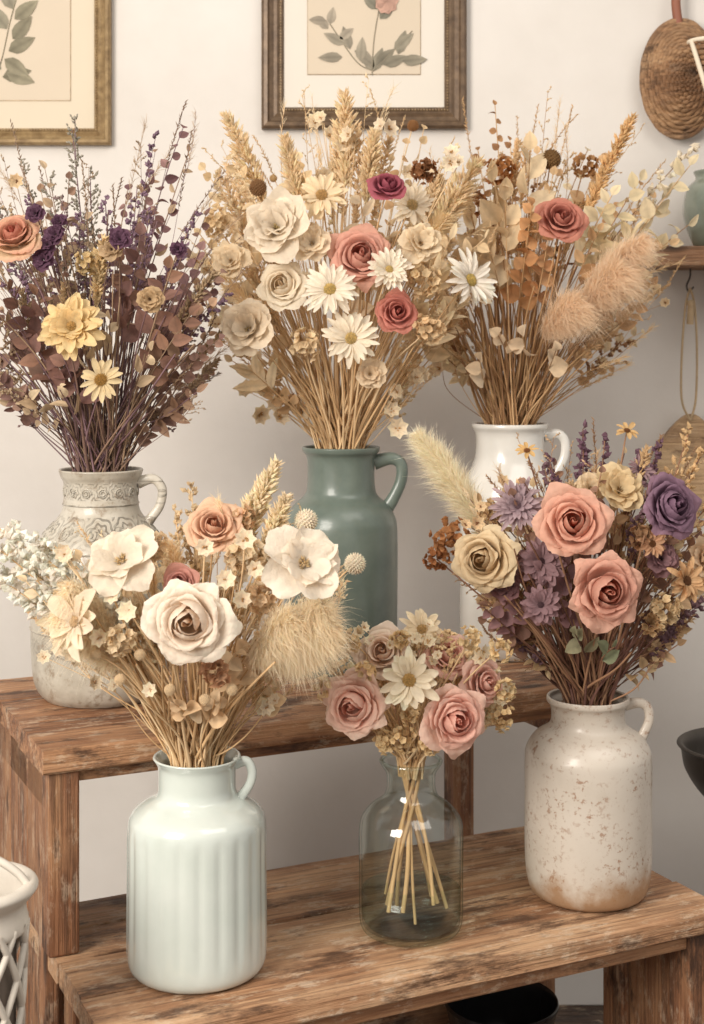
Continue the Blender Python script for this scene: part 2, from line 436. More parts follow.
def sprig(mbs,mbp,P,frac,nb,BL,col,scol,bs=.006,per=4,shape=1.5):
    f=np.linspace(0,1,nb); X,T=sample(P,1-frac+frac*f); R=radial(T)
    c=lin(col)
    for i in range(nb):
        D=nrm(T[i]*.8+R[i]*.8); L=BL*(1-.5*f[i])*rng.uniform(.6,1.2)
        Q=arc(X[i],X[i]+D*L,4,.05,.001); tube(mbs,Q,[.0006,.0005,.0004,.0003],lin(scol),3)
        q,tt=sample(Q,np.linspace(.35,1,per)); rr=radial(tt)
        seeds(mbp,q+rr*bs*.4,tt+rr*.7,bs*shape*rng.uniform(.7,1.2,per),bs*rng.uniform(.7,1.1,per),c*rng.uniform(.8,1.1,(per,1)))
def tinyflower(mbp,C,N,R,cp,cc,n=7):
    M=frame(N,rng.uniform(0,6)); a=np.arange(n)*2*np.pi/n
    D=np.stack([np.cos(a),np.sin(a),np.full(n,.35)],-1)@M
    leaves(mbp,np.repeat(np.asarray(C)[None],n,0),D,nrm(N),R,R*.6,lin(cp)*rng.uniform(.85,1.1,(n,1)),bend=-.1,nu=4)
    d=nrm(rng.normal(size=(10,3))); seeds(mbp,np.asarray(C)+d*R*.16,d,R*.25,R*.15,lin(cc))

# ------------------------------------------------------------------ bouquet assembler
CX,HY,FL=352.,350.,1422.
class Bouquet:
    def __init__(s,mx,my,d,zc,neck,stemcols,seed,depth_in=.018,lift=(.75,1.0),sr=1.0,tint=(1.05,.99,.92)):
        s.mx,s.my,s.d,s.neck=mx,my,d,neck
        s.lift=lift; s.sr=sr; s.tint=tint
        s.U=d/FL; s.M=np.array([(mx-CX)*s.U,d,zc]); s.sc=[lin(c) for c in stemcols]; s.zc=zc
        s.root=empty('dried_flower_bouquet')
        s.st=MB();s.ro=MB();s.da=MB();s.le=MB();s.pl=MB();s.fl=MB();s.bu=MB()
        s.din=depth_in
    def pos(s,px,py,dy):
        k=1+dy/s.d
        x=(px-CX)*s.U*k; z=s.zc+(s.my-HY)*s.U-(py-HY)*s.U*k
        return np.array([x,s.d+dy,z])
    def start(s,T):
        a=rng.uniform(0,6.28); r=s.neck*.72*math.sqrt(rng.uniform(0,1))
        o=np.array([r*math.cos(a),r*math.sin(a),0])
        dirv=T-s.M; h=np.array([dirv[0],dirv[1],0]); h=h/(np.linalg.norm(h)+.05)
        o=o*.7+h*s.neck*.35
        rr=np.linalg.norm(o[:2]); 
        if rr>s.neck*.85: o*=s.neck*.85/rr
        return s.M+o
    def stem(s,T,r=.0013,bow=.10,wob=.004,col=None,n=16):
        r=r*s.sr
        S=s.start(T); P=arc(S,T,n,bow,wob)
        t0=nrm(P[1]-P[0]); lo=P[0]-np.array([t0[0]*.4,t0[1]*.4,1])*s.din
        c=s.sc[rng.integers(len(s.sc))]*rng.uniform(.8,1.15) if col is None else lin(col)
        Pp=np.concatenate([lo[None],P]); rad=np.linspace(r*1.1,r*.6,len(Pp))
        tube(s.st,Pp,rad,c,5); return P
    def nv(s,px,py,nx=None,nz=None):
        dx=(px-s.mx)*s.U; dz=(s.my-py)*s.U
        return np.array([dx*2.2 if nx is None else nx,-1,(.15+dz*.6) if nz is None else nz])
    def F(s,kind,px,py,r,*a,dy=-.12,nx=None,nz=None,**k):
        T=s.pos(px,py,dy); N=nrm(s.nv(px,py,nx,nz)); R=r*s.U*(1+dy/s.d)
        s.stem(T-N*R*.12,.0016,.12)
        if kind=='rose':
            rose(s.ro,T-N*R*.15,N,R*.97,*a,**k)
            M=frame(N); an=np.arange(5)*1.257
            leaves(s.le,np.repeat((T-N*R*.25)[None],5,0),np.stack([np.cos(an),np.sin(an),an*0-.25],-1)@M,-N,R*.6,R*.25,lin((140,125,80)),bend=.3)
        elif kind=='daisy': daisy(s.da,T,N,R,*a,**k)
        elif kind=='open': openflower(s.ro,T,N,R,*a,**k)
        elif kind=='ball': ball(s.bu,T,R,*a,**k)
        elif kind=='cluster': cluster(s.bu,T,R,*a,**k)
        elif kind=='tiny': tinyflower(s.da,T,N,R,*a,**k)
    def G(s,kind,px,py,dy,frac,*a,bow=.12,r=.0012,**k):
        T=s.pos(px,py,dy); P=s.stem(T,r,bow,.004)
        if kind=='plume': plume(s.pl,P,frac,*a,**k)
        elif kind=='pampas': pampas(s.fl,P,frac,*a,**k)
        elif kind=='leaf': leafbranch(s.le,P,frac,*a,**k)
        elif kind=='sprig': sprig(s.st,s.bu,P,frac,*a,**k)
    def fill(s,env,items,count,lo=.62,dyr=(-.10,.22),hi=1.0):
        ang=[e[0] for e in env]; ln=[e[1] for e in env]
        w=np.array([i[0] for i in items],float); w/=w.sum()
        for q in range(count):
            it=items[rng.choice(len(items),p=w)]
            a=rng.uniform(ang[0],ang[-1]); L=np.interp(a,ang,ln)*rng.uniform(lo,hi)**.8
            dy=rng.uniform(*dyr)*min(1,L*s.U/.3)
            px=s.mx+L*math.sin(math.radians(a)); py=s.my-L*math.cos(math.radians(a))
            T=s.pos(px,py,dy)
            if T[1]>2.44: T[1]=2.44-rng.uniform(0,.04)
            P=s.stem(T,rng.uniform(.0007,.0014),rng.uniform(.02,.16),.006)
            it[1](s,P,T)
    def wisps(s,env,count,col,col2):
        """fine dried grasses poking past the flower heads"""
        ang=[e[0] for e in env]; ln=[e[1] for e in env]
        for q in range(count):
            a=rng.uniform(ang[0],ang[-1]); L=np.interp(a,ang,ln)*rng.uniform(.9,1.13)
            px=s.mx+L*math.sin(math.radians(a)); py=s.my-L*math.cos(math.radians(a))
            T=s.pos(px,py,rng.uniform(-.06,.12)); T[1]=min(T[1],2.44)
            P=s.stem(T,.0006,rng.uniform(.05,.25),.012,n=20)
            k=rng.integers(3)
            if k==0: plume(s.pl,P,.22,.0022,col,34,.009,.0018)
            elif k==1: sprig(s.st,s.bu,P,.30,9,.022,col2,col,.0030,3,2.0)
            else: hairs(s.fl,*(lambda X,T_: (X,T_+radial(T_)*.5))(*sample(P,rng.uniform(.78,1,70))),.016,lin(col2),.0003,.1)
    def bare(s,env,count,lo=.3,hi=.7,dyr=(-.12,.12)):
        ang=[e[0] for e in env]; ln=[e[1] for e in env]
        for q in range(count):
            a=rng.uniform(ang[0],ang[-1])*.8; L=np.interp(a,ang,ln)*rng.uniform(lo,hi)
            px=s.mx+L*math.sin(math.radians(a))*.9; py=s.my-L*math.cos(math.radians(a))
            s.stem(s.pos(px,py,rng.uniform(*dyr)),rng.uniform(.0012,.0023),.05,.003)
    def done(s):
        kt=dict(lift=s.lift,tint=s.tint); h=(1.05,.995,.95)
        s.st.build('stems',M_stem,s.root,**kt); s.ro.build('roses',M_petal,s.root,lift=s.lift,tint=h); s.da.build('daisies',M_petal,s.root,lift=s.lift,tint=h)
        s.le.build('leaves',M_leaf,s.root,**kt); s.pl.build('grass_plumes',M_petal,s.root,False,**kt)
        s.fl.build('pampas_fluff',M_fluff,s.root,**kt); s.bu.build('buds',M_petal,s.root,False,**kt)

# filler item factories
def I_leaf(col,col2=None,L=.03,W=.016,n=9,frac=.4,ang=.9,tip=1.):
    return lambda s,P,T: leafbranch(s.le,P,frac*rng.uniform(.7,1.1),n,L*rng.uniform(.8,1.2),W*rng.uniform(.8,1.2),col,ang,.3,col2,tip)
def I_plume(col,W=.008,frac=.3,dens=150,L=.013,w=.004): return lambda s,P,T: plume(s.pl,P,frac*rng.uniform(.7,1.2),W,col,dens,L,w)
def I_sprig(col,scol,nb=10,BL=.03,bs=.005,frac=.35,per=4,shape=1.5): return lambda s,P,T: sprig(s.st,s.bu,P,frac,nb,BL,col,scol,bs,per,shape)
def I_tiny(cp,cc,R=.013,m=1):
    def f(s,P,T):
        for i in range(m):
            o=rng.normal(size=3)*.012*(m>1); tinyflower(s.da,T+o,np.array([rng.normal()*.5,-1,.4+rng.normal()*.4]),R*rng.uniform(.8,1.2),cp,cc)
            if m>1: tube(s.st,np.array([P[-4],P[-4]*.4+(T+o)*.6,T+o]),.0005,s.sc[0],3)
    return f
def I_pampas(col,W=.03,frac=.35,n=900): return lambda s,P,T: pampas(s.fl,P,frac,W,col,n,w=.0004)
def I_ball(col,R=.006): return lambda s,P,T: ball(s.bu,T,R*rng.uniform(.8,1.2),col,60)
def I_grass(col): return lambda s,P,T: plume(s.pl,P,.25,.002,col,26,.009,.002)

ZC=1.145; ZL=.45; ZU=.69
# ------------------------------------------------------------------ ceramics
def vase(name,px,d,zb,prof,mat,handle=None,rmod=None,inner=True,hr=.006,thick=.004,extra=None):
    U=d/FL; mb=MB()
    pr=np.array(prof,float)*U
    pr=catmull(pr,6)
    rim=pr[-1]
    lip=[(rim[0]-thick*.3,rim[1]+thick*.35),(rim[0]-thick*.8,rim[1]+thick*.2)]
    inn=[(max(r-thick,.001),z) for r,z in pr[::-1] if z>.35*rim[1]]
    bot=[(0.0005,0.002),(pr[0][0]*.5,.001)]
    full=np.array(bot+list(map(tuple,pr))+lip+inn+[(0.001,.35*rim[1])])
    lathe(mb,full,rmod=rmod,nseg=160 if rmod else 72)
    if handle is not None:
        H=catmull(np.array([(x*U,0,z*U) for x,z in handle]),8)
        n=len(H); rr=hr*(1+.35*np.abs(np.linspace(-1,1,n))**3)
        tube(mb,H,rr,(1,1,1),12,flat=1.35,updir=(0.0,1,0.0))
    if extra is not None: extra(mb,pr,U)
    ob=mb.build(name,mat); ob.location=((px-CX)*U,d,zb+.0004); return ob

def glaze_mat(name,base,dark,rough=.18,speck=None,coat=.5,nscale=6):
    m,nt=newmat(name); g=NG(nt); v=g.map((1,1,1))
    nz=g.noise(v,nscale*3,5); col=g.mix(g.ramp(nz,[(.3,0.),(.7,1.)]),tuple(lin(dark)),tuple(lin(base)))
    if speck is not None:
        sep=g.n('ShaderNodeSeparateXYZ'); tc=g.n('ShaderNodeTexCoord'); g.l(tc.outputs['Object'],sep.inputs[0])
        big=g.noise(v,14,5,.65); fine=g.noise(v,130,4,.7); patch=g.noise(v,40,7,.8)
        msk=g.m('MULTIPLY',g.ramp(fine,[(.55,.0),(.63,1.)]),g.ramp(big,[(.40,.0),(.58,1.)]))
        col=g.mix(g.ramp(g.noise(v,9,6,.7),[(.42,.0),(.65,.5)]),col,tuple(lin((188,174,158))))
        col=g.mix(g.m('MULTIPLY',msk,.8),col,tuple(lin(speck)))
        m2=g.ramp(patch,[(.60,.0),(.70,.65)]); col=g.mix(m2,col,tuple(lin(speck)*.9+lin(base)*.1))
        zb=g.m('SUBTRACT',1.0,g.m('DIVIDE',sep.outputs[2],.046)); zb=g.m('ADD',zb,g.m('MULTIPLY',g.m('SUBTRACT',big,.5),2.6))
        col=g.mix(g.ramp(zb,[(.05,.0),(.7,.9)]),col,tuple(lin((156,120,86))))
    p=g.bsdf(col,rough,nz,.08,.002,Coat_Weight=coat,Coat_Roughness=.1); g.out(p.outputs[0]); return m

M_mint=glaze_mat('pale_celadon_glaze',(207,213,206),(198,206,198),.16,coat=.8)
M_teal=glaze_mat('sage_teal_glaze',(110,121,112),(86,98,90),.34,coat=.25)
M_white=glaze_mat('white_glaze',(226,223,216),(214,210,202),.22)
M_rust=glaze_mat('rustic_speckled_glaze',(210,201,189),(194,183,169),.4,speck=(148,108,80),coat=.25)

# antique patterned glaze
m,nt=newmat('antique_patterned_glaze'); g=NG(nt); tc=g.n('ShaderNodeTexCoord'); sep=g.n('ShaderNodeSeparateXYZ'); g.l(tc.outputs['Object'],sep.inputs[0])
v=g.map((1,1,1)); U_=1.875/FL
ang=g.m('DIVIDE',g.m('ARCTAN2',sep.outputs[1],sep.outputs[0]),2*math.pi)
def medal(N,z0,h,freq):
    u=g.m('MULTIPLY',g.m('SUBTRACT',g.m('FRACT',g.m('MULTIPLY',g.m('ADD',ang,1.0),N)),.5),1.0)
    w=g.m('DIVIDE',g.m('SUBTRACT',sep.outputs[2],z0),h)
    r=g.m('SQRT',g.m('ADD',g.m('MULTIPLY',u,u),g.m('MULTIPLY',w,w)))
    th=g.m('ARCTAN2',w,u)
    s=g.m('SINE',g.m('ADD',g.m('MULTIPLY',r,freq),g.m('MULTIPLY',g.m('SINE',g.m('MULTIPLY',th,6.0)),1.2)))
    inb=g.m('LESS_THAN',g.m('ABSOLUTE',w),.5)
    return g.m('MULTIPLY',g.ramp(s,[(.1,.0),(.6,1.)]),inb)
pat=g.m('MAXIMUM',medal(16,206*U_,.022,24),g.m('MAXIMUM',medal(11,168*U_,.036,30),g.m('MAXIMUM',medal(13,118*U_,.05,38),medal(24,56*U_,.022,22))))
def ring(z,t): return g.m('LESS_THAN',g.m('ABSOLUTE',g.m('SUBTRACT',sep.outputs[2],z)),t)
pat=g.m('MAXIMUM',pat,g.m('MAXIMUM',ring(192*U_,.001),g.m('MAXIMUM',ring(148*U_,.001),ring(70*U_,.0008))))
wear=g.noise(v,30,6,.75); fade=g.ramp(wear,[(.42,.1),(.60,.8)])
col=g.ramp(g.noise(v,9,6,.7),[(.3,lin((148,139,124))),(.5,lin((182,174,159))),(.7,lin((204,197,184)))])
col=g.mix(g.m('MULTIPLY',pat,fade),col,tuple(lin((110,104,93))))
col=g.mix(g.ramp(g.noise(v,45,6,.75),[(.53,.0),(.65,.7)]),col,tuple(lin((128,106,82))))
p=g.bsdf(col,.38,g.m('ADD',g.m('MULTIPLY',wear,.5),g.m('MULTIPLY',pat,.8)),.5,.003,Coat_Weight=.2); g.out(p.outputs[0]); M_ant=m

# glass : thin clear walls with a green edge tint
def glass_mat(name,c0,c1,c2,g0,g1):
    m,nt=newmat(name); g=NG(nt)
    lw=g.n('ShaderNodeLayerWeight'); lw.inputs[0].default_value=.5
    tr=g.n('ShaderNodeBsdfTransparent'); gl=g.n('ShaderNodeBsdfGlossy'); gl.inputs['Roughness'].default_value=.05
    g.l(g.ramp(lw.outputs['Facing'],[(.0,c0),(.75,c1),(1.,c2)]),tr.inputs[0])
    mx=g.n('ShaderNodeMixShader'); g.l(g.ramp(lw.outputs['Facing'],[(.0,g0),(.6,g0*1.5),(.85,g1*.4),(1.,g1)]),mx.inputs[0])
    g.l(tr.outputs[0],mx.inputs[1]); g.l(gl.outputs[0],mx.inputs[2]); g.out(mx.outputs[0]); return m
M_glass=glass_mat('green_tinted_glass',(.972,.988,.978),(.93,.962,.945),(.42,.56,.48),.055,.6)
M_water=glass_mat('water',(.93,.975,.95),(.88,.945,.915),(.70,.82,.76),.03,.25)

facet=lambda ph,z: 1-.018*np.abs(np.cos(11*ph))**5*np.clip((z-.012)/.03,0,1)*np.clip((.170-z)/.02,0,1)
vase('pale_celadon_jug',197,1.6,ZL,[(60,0),(66,4),(69.5,14),(70,40),(69.5,100),(69,142),(65,156),(54,165),(43,171),(39,177),(38.5,190),(39,202),(42,208),(44,211)],M_mint,
     [(38,204),(50,206),(55,196),(53,184),(45,172),(42,168)],facet,hr=.0038)
vase('speckled_stoneware_jug',588,1.82,ZL,[(50,0),(57,5),(61,18),(63,45),(63,100),(63,133),(61,146),(53,158),(41,166),(37,172),(36.5,182),(38,188),(41,192),(41,196)],M_rust,
     [(37,188),(52,190),(60,184),(61,172),(56,160),(53,155)],hr=.0045)
vase('teal_ceramic_jug',341,2.03,ZU,[(50,0),(54,6),(56,22),(56.5,70),(56.5,135),(54,152),(47,164),(37,173),(34,182),(33.5,200),(34.5,212),(38,217),(39,221)],M_teal,
     [(33,206),(50,210),(60,204),(60,188),(52,170),(44,158)],hr=.0062)
def relief(mb,pr,U):
    # raised scrolls round the neck and shoulder
    for zc_,nn,rr_ in ((204,14,5.2),(166,12,8.0)):
        for i in range(nn):
            a0=2*np.pi*i/nn
            th=np.linspace(0,4.2*np.pi,34); rad=np.linspace(rr_,1.2,34)*U
            z=zc_*U+rad*np.sin(th); r=np.interp(z,pr[:,1],pr[:,0])+.0004
            ph=a0+rad*np.cos(th)/r
            tube(mb,np.stack([r*np.cos(ph),r*np.sin(ph),z],-1),.0009,(1,1,1),5)
    aa=np.linspace(0,2*np.pi,73)
    for zc_ in (192,148,70):
        r=np.interp(zc_*U,pr[:,1],pr[:,0])+.0002
        tube(mb,np.stack([r*np.cos(aa),r*np.sin(aa),aa*0+zc_*U],-1),.0012,(1,1,1),6,updir=(0,0,1))
vase('antique_patterned_jug',101,1.875,ZU,[(55,0),(62,8),(67,24),(69,60),(69,115),(67,140),(60,158),(48,172),(39,184),(37,196),(37,212),(40,219),(42,225)],M_ant,
     [(37,212),(52,216),(61,206),(59,190),(51,178),(46,172)],hr=.0045,extra=relief)
vase('white_ceramic_jug',510,2.14,ZU,[(44,0),(48,6),(50,20),(50,80),(50,150),(47,168),(40,182),(35,195),(34,212),(35,220),(38,225),(38,228)],M_white,
     [(34,216),(48,218),(55,210),(54,194),(46,178),(43,172)],hr=.0052)
# glass bottle
U=1.704/FL; mb=MB()
pr=catmull(np.array([(40,0),(47,2),(51,9),(52,25),(52,60),(52,100),(49,113),(40,124),(29,132),(25,140),(24,150),(25,158),(29,164),(31,168),(30,170)],float)*U,6)
full=[(0.0005,.004),(30*U,.003)]+list(map(tuple,pr))
lathe(mb,full)
inn=[(max(r-.0028,.0005),max(z,.009)) for r,z in pr[::-1]]
lathe(mb,[(pr[-1][0],pr[-1][1]),(pr[-1][0]-.0014,pr[-1][1]+.001)]+inn+[(0.0005,.009)])
a_=np.linspace(0,2*np.pi,49); tube(mb,np.stack([30*U*np.cos(a_),30*U*np.sin(a_),a_*0+169*U],-1),.0021,(1,1,1),8,updir=(0,0,1))
glass=mb.build('glass_bottle_vase',M_glass); glass.location=((411-CX)*U,1.704,ZL+.0004)
mb=MB(); lathe(mb,[(.001,.0095),(44*U,.0095),(48*U,.016),(49*U,.03),(49.2*U,.050),(48*U,.0505),(.001,.050)],nseg=48)
mb.build('water',M_water,glass)

# ------------------------------------------------------------------ wooden plant stand (tall rear rack + low front bench)
stand=empty('wooden_plant_rack',(0,0,0),math.radians(25.5))
bench=empty('wooden_plant_bench',(0,0,0),math.radians(25.5))
w0,w1=.392,1.183; u0,u1=.378,1.15
plank('top_plank_1',w0,w1,1.398,1.499,ZL-.028,ZL,M_wood_low,bench,1)
plank('top_plank_2',w0+.003,w1-.002,1.502,1.600,ZL-.028,ZL-.0006,M_wood_low,bench,2)
plank('mid_shelf_plank_1',w0+.002,w1,1.604,1.685,ZL-.028,ZL-.0003,M_wood_low,stand,3)
plank('mid_shelf_plank_2',w0,w1-.003,1.688,1.77,ZL-.028,ZL-.001,M_wood_low,stand,4)
ud=[1.603,1.735,1.862,1.985]
for i in range(3): plank('upper_plank_%d'%(i+1),u0+(0,.004,.001)[i],u1-(0,.003,.001)[i],ud[i]+.0018,ud[i+1]-.0018,ZU-.028,ZU-(0,.0006,.0002)[i],M_wood_up,stand,5+i)
t=.036
for nm,a in (('left',u0+.008),('right',u1-.008-t)):
    box('post_front_'+nm,a,a+t,1.612,1.612+t,ZL,ZU-.028,M_wood_post,stand)
    box('post_back_'+nm,a,a+t,1.945,1.945+t,0,ZU-.028,M_wood_post,stand)
    box('side_rail_'+nm,a+.006,a+t-.006,1.648,1.945,ZU-.085,ZU-.028,M_wood_up,stand)
    box('leg_'+nm,a+.01,a+t+.01,1.73,1.766,0,ZL-.028,M_wood_post,stand)
for i in range(3):
    y=1.65+i*.0985; box('side_board_%d'%i,u0+.014,u0+.03,y,y+.0965,0,ZU-.03,M_wood_post,stand)
box('apron_upper',u0+.044,u1-.044,1.62,1.636,ZU-.044,ZU-.028,M_wood_up,stand)
box('apron_lower',w0+.04,w1-.045,1.415,1.431,ZL-.050,ZL-.028,M_wood_up,bench)
for nm,a in (('left',w0+.006),('right',w1-.006-.042)):
    box('leg_front_'+nm,a,a+.042,1.408,1.45,0,ZL-.028,M_wood_post,bench)
    box('leg_back_'+nm,a,a+.042,1.55,1.592,0,ZL-.028,M_wood_post,bench)
    box('end_board_'+nm,a+.012,a+.028,1.452,1.548,.02,ZL-.03,M_wood_post,bench)
for i in range(2): box('back_board_%d'%i,w0+.05,w1-.05,1.772,1.784,.13+i*.145,.272+i*.145,M_wood_low,stand)
box('bottom_board',w0+.05,w1-.05,1.605,1.77,.097,.122,M_wood_up,stand)

# ------------------------------------------------------------------ room
box('wall_back',-2.6,2.6,2.5,2.6,0,2.9,M_wall,None,0)
box('floor',-2.6,2.6,-1.6,2.6,-.05,0,M_floor,None,0)
box('baseboard_back',-2.6,2.6,2.482,2.5,0,.1,M_ceil,None,.003)

# ------------------------------------------------------------------ frames
def mold_mat(name,c1,c2):
    m,nt=newmat(name); g=NG(nt); v=g.map((1,1,1)); nz=g.noise(v,60,6,.7)
    col=g.ramp(nz,[(.35,lin(c1)),(.65,lin(c2))]); p=g.bsdf(col,.42,nz,.3,.001,Metallic=.25); g.out(p.outputs[0]); return m
M_fr1=mold_mat('gilt_olive_frame',(122,98,66),(168,142,102)); M_fr2=mold_mat('antique_bronze_frame',(84,66,50),(116,94,72)); M_gold=mold_mat('gilt_edge',(134,110,80),(178,152,116))
M_mat=simple_mat('mat_board',(218,210,198),.9,8,.04); M_paper=simple_mat('aged_paper',(206,191,170),.9,6,.08)
M_paper2=simple_mat('cream_print_paper',(212,199,177),.9,6,.06)
M_ink=plant_mat('botanical_ink',0,.9,40,.3)
def picture(name,x0,x1,z0,z1,fw,mat,matw,plants,mat_b=M_mat):
    root=empty(name,((x0+x1)/2,2.5,(z0+z1)/2)); w=(x1-x0)/2; h=(z1-z0)/2
    mb=MB()
    prof=[(0,.001),(0,.016),(.12,.021),(.28,.022),(.36,.017),(.55,.013),(.7,.015),(.82,.012),(.9,.013),(1.0,.008),(1.0,.001)]
    P=[]
    for ins,pr in prof:
        i=ins*fw; P.append([(-w+i,-pr,-h+i),(w-i,-pr,-h+i),(w-i,-pr,h-i),(-w+i,-pr,h-i)])
    mb.grid(np.array(P)[:, ::-1],np.array([1.,1,1]),closev=True); mb.build('frame_moulding',mat,root,False)
    mb=MB(); i=fw*.86
    for a,b in (((-w+i,-h+i),(w-i,-h+i)),((w-i,-h+i),(w-i,h-i)),((w-i,h-i),(-w+i,h-i)),((-w+i,h-i),(-w+i,-h+i))):
        n=int(np.hypot(b[0]-a[0],b[1]-a[1])/.005); tt=np.linspace(0,1,n)[:,None]
        c=np.array([a[0],-.013,a[1]])*(1-tt)+np.array([b[0],-.013,b[1]])*tt
        seeds(mb,c,(0,-1,0),.005,.0048,(1,1,1))
    mb.build('bead_edge',M_gold,root)
    box('mat',-w+fw*.9,w-fw*.9,-.006,-.003,-h+fw*.9,h-fw*.9,mat_b,root,0)
    ix=fw+matw[0]; iz=fw+matw[1]
    box('print_bevel',-w+ix-.001,w-ix+.001,-.0072,-.0055,-h+iz-.001,h-iz+.001,M_gold,root,0)
    box('print_paper',-w+ix,w-ix,-.0082,-.0068,-h+iz,h-iz,M_paper,root,0)
    mb=MB()
    for kind,a,b,L,W,col in plants:   # botanical drawing, flat on paper
        y=-.0088
        if kind=='stem':
            Pp=catmull(np.array([(x,y,z) for x,z in a]),8); mb_c=lin(col); tube(mb,Pp,.0009,mb_c,4)
        elif kind=='leaf':
            n=len(a); B=np.array([(x,y-.0002*k,z) for k,(x,z) in enumerate(a)]); D=np.array([(math.sin(q),0,math.cos(q)) for q in b])
            leaves(mb,B,D,(0,-1,0),L,W,lin(col)*rng.uniform(.85,1.15,(n,1)),bend=0,fold=0)
        elif kind=='flower':
            for j in range(9):
                q=j*.7; D=np.array([[math.sin(q),0,math.cos(q)]]); leaves(mb,[(a[0],y-.0004*j-.0006,a[1])],D,(0,-1,0),L*(1-.05*j),W,lin(col)*rng.uniform(.85,1.15),bend=0,fold=0)
    mb.build('botanical_drawing',M_ink,root)
K=2.5/FL
fx=lambda px:(px-CX)*K
fz=lambda py:ZC-(py-HY)*K
x0,x1,z0,z1=fx(262),fx(466),fz(130),fz(130)+.46
cx,cz=(x0+x1)/2,(z0+z1)/2
q=lambda px,py:(fx(px)-cx,fz(py)-cz)
sg=(156,146,126)
picture('botanical_picture_frame',x0,x1,z0,z1,22*K,M_fr2,(24*K,33*K),[
 ('stem',[q(372,76),q(374,40),q(382,-10),q(384,-50)],0,0,0,sg),
 ('stem',[q(373,72),q(356,62),q(330,25)],0,0,0,sg),('stem',[q(373,72),q(395,50),q(412,32)],0,0,0,sg),
 ('leaf',[q(372,72),q(373,66),q(350,50),q(345,45),q(360,62),q(342,58)],[-.35,-.9,-.3,-1.1,.1,-1.6],.050,.018,(166,156,138)),
 ('leaf',[q(374,72),q(376,66),q(398,55),q(394,50),q(384,66),q(402,62)],[.35,.85,.3,.9,1.2,1.5],.052,.020,(154,146,128)),
 ('leaf',[q(328,30),q(330,25),q(326,22),q(340,40)],[-.7,.2,-1.5,.9],.036,.016,(176,164,146)),
 ('leaf',[q(378,10),q(380,0),q(380,20)],[-.8,.9,.7],.045,.02,(156,150,132)),
 ('flower',q(385,4),0,.032,.024,(200,160,142)),('flower',q(372,-50),0,.03,.02,(200,164,146)),
 ('stem',[q(384,0),q(386,-60),q(380,-90)],0,0,0,sg)])
x0,x1,z0,z1=fx(112)-.40,fx(112),fz(146),fz(146)+.50
cx,cz=(x0+x1)/2,(z0+z1)/2
picture('gilt_picture_frame',x0,x1,z0,z1,17*K,M_fr1,(24*K,28*K),[
 ('stem',[q(-20,110),q(0,70),q(12,20),q(26,-30)],0,0,0,(140,132,108)),
 ('leaf',[q(4,78),q(8,74),q(10,52),q(14,40),q(6,60),q(16,20),q(2,70)],[1.35,1.9,1.1,.7,2.2,.9,-1.],.062,.026,(150,142,120)),
 ('leaf',[q(-10,90),q(0,60),q(8,30),q(14,10),q(20,-10)],[-1.1,-.9,-.6,-.4,.5],.06,.026,(160,152,132))],M_paper2)

# ------------------------------------------------------------------ right-hand wall shelf, pot, baskets, rope & board
ws=empty('wall_shelf',(0,0,0))
M_shelfw=wood_mat('shelf_wood',(96,66,44),(146,104,72),(172,130,96),scuff=.2)
box('shelf_board',.497,1.15,2.36,2.5,1.285,1.318,M_shelfw,ws,.003)
box('bracket',.66,.682,2.39,2.5,1.20,1.285,M_shelfw,ws,.004)
box('bracket_2',1.02,1.042,2.39,2.5,1.20,1.285,M_shelfw,ws,.004)
mb=MB(); lathe(mb,catmull(np.array([(.001,0),(.036,0),(.05,.02),(.06,.06),(.055,.1),(.04,.118),(.043,.13),(.04,.13),(.036,.118),(.03,.06),(.001,.02)]),4))
o=mb.build('glazed_green_pot',glaze_mat('sage_glaze',(134,140,126),(104,112,100))); o.location=(.626,2.425,1.3185)
M_rattan=wood_mat('rattan',(104,72,46),(148,108,74),(178,140,102),.6,scuff=.1); M_cream=simple_mat('cream_cloth',(222,208,186),.9)
wick=empty('wicker_basket',(0,0,0))
mb=MB(); c0=np.array([fx(676),2.47,fz(82)])
a=np.linspace(0,2*np.pi,61)
for i in range(15):
    r=(i+1)/15; y=-.035*(1-r**3)
    P=np.stack([c0[0]+r*.064*np.cos(a),c0[1]+y+.002*np.sin(a*14+i*3.14),c0[2]+r*.1*np.sin(a)],-1); tube(mb,P,.0043 if i<14 else .0065,(1,1,1),6,updir=(0,1,0))
mb.build('woven_disc',M_rattan,wick)
mb=MB()
P=catmull(np.array([c0+(-.004,-.004,.095),c0+(-.008,-.004,.14),c0+(.0,-.004,.2),c0+(.01,-.004,.24)]),6); tube(mb,P,.005,(1,1,1),6,flat=1.6)
mb.build('hanging_strap',simple_mat('leather_strap',(138,84,62),.6),wick)
fan=empty('woven_scoop_basket')
mb=MB(); c1=np.array([fx(709),2.375,fz(96)])
for i in range(16):
    f=i/15; zz=-.065+.13*f; r=.026+.036*f**1.2
    P=np.stack([c1[0]+r*np.cos(a),c1[1]+r*.55*np.sin(a)+.0015*np.sin(a*16+i*3.14),c1[2]+zz+0*a],-1); tube(mb,P,.0045,(1,1,1),6,updir=(0,0,1))
mb.build('scoop_weave',M_rattan,fan)
mb=MB()
P=np.stack([c1[0]+.064*np.cos(a),c1[1]+.038*np.sin(a),c1[2]+.068+0*a],-1); tube(mb,P,.004,(1,1,1),8,updir=(0,0,1))
P=np.array([c1+(-.064,-.012,.068),c1+(-.046,-.022,.0),c1+(-.024,-.016,-.066)]); tube(mb,catmull(P,6),.004,(1,1,1),8)
mb.build('scoop_trim',M_cream,fan)
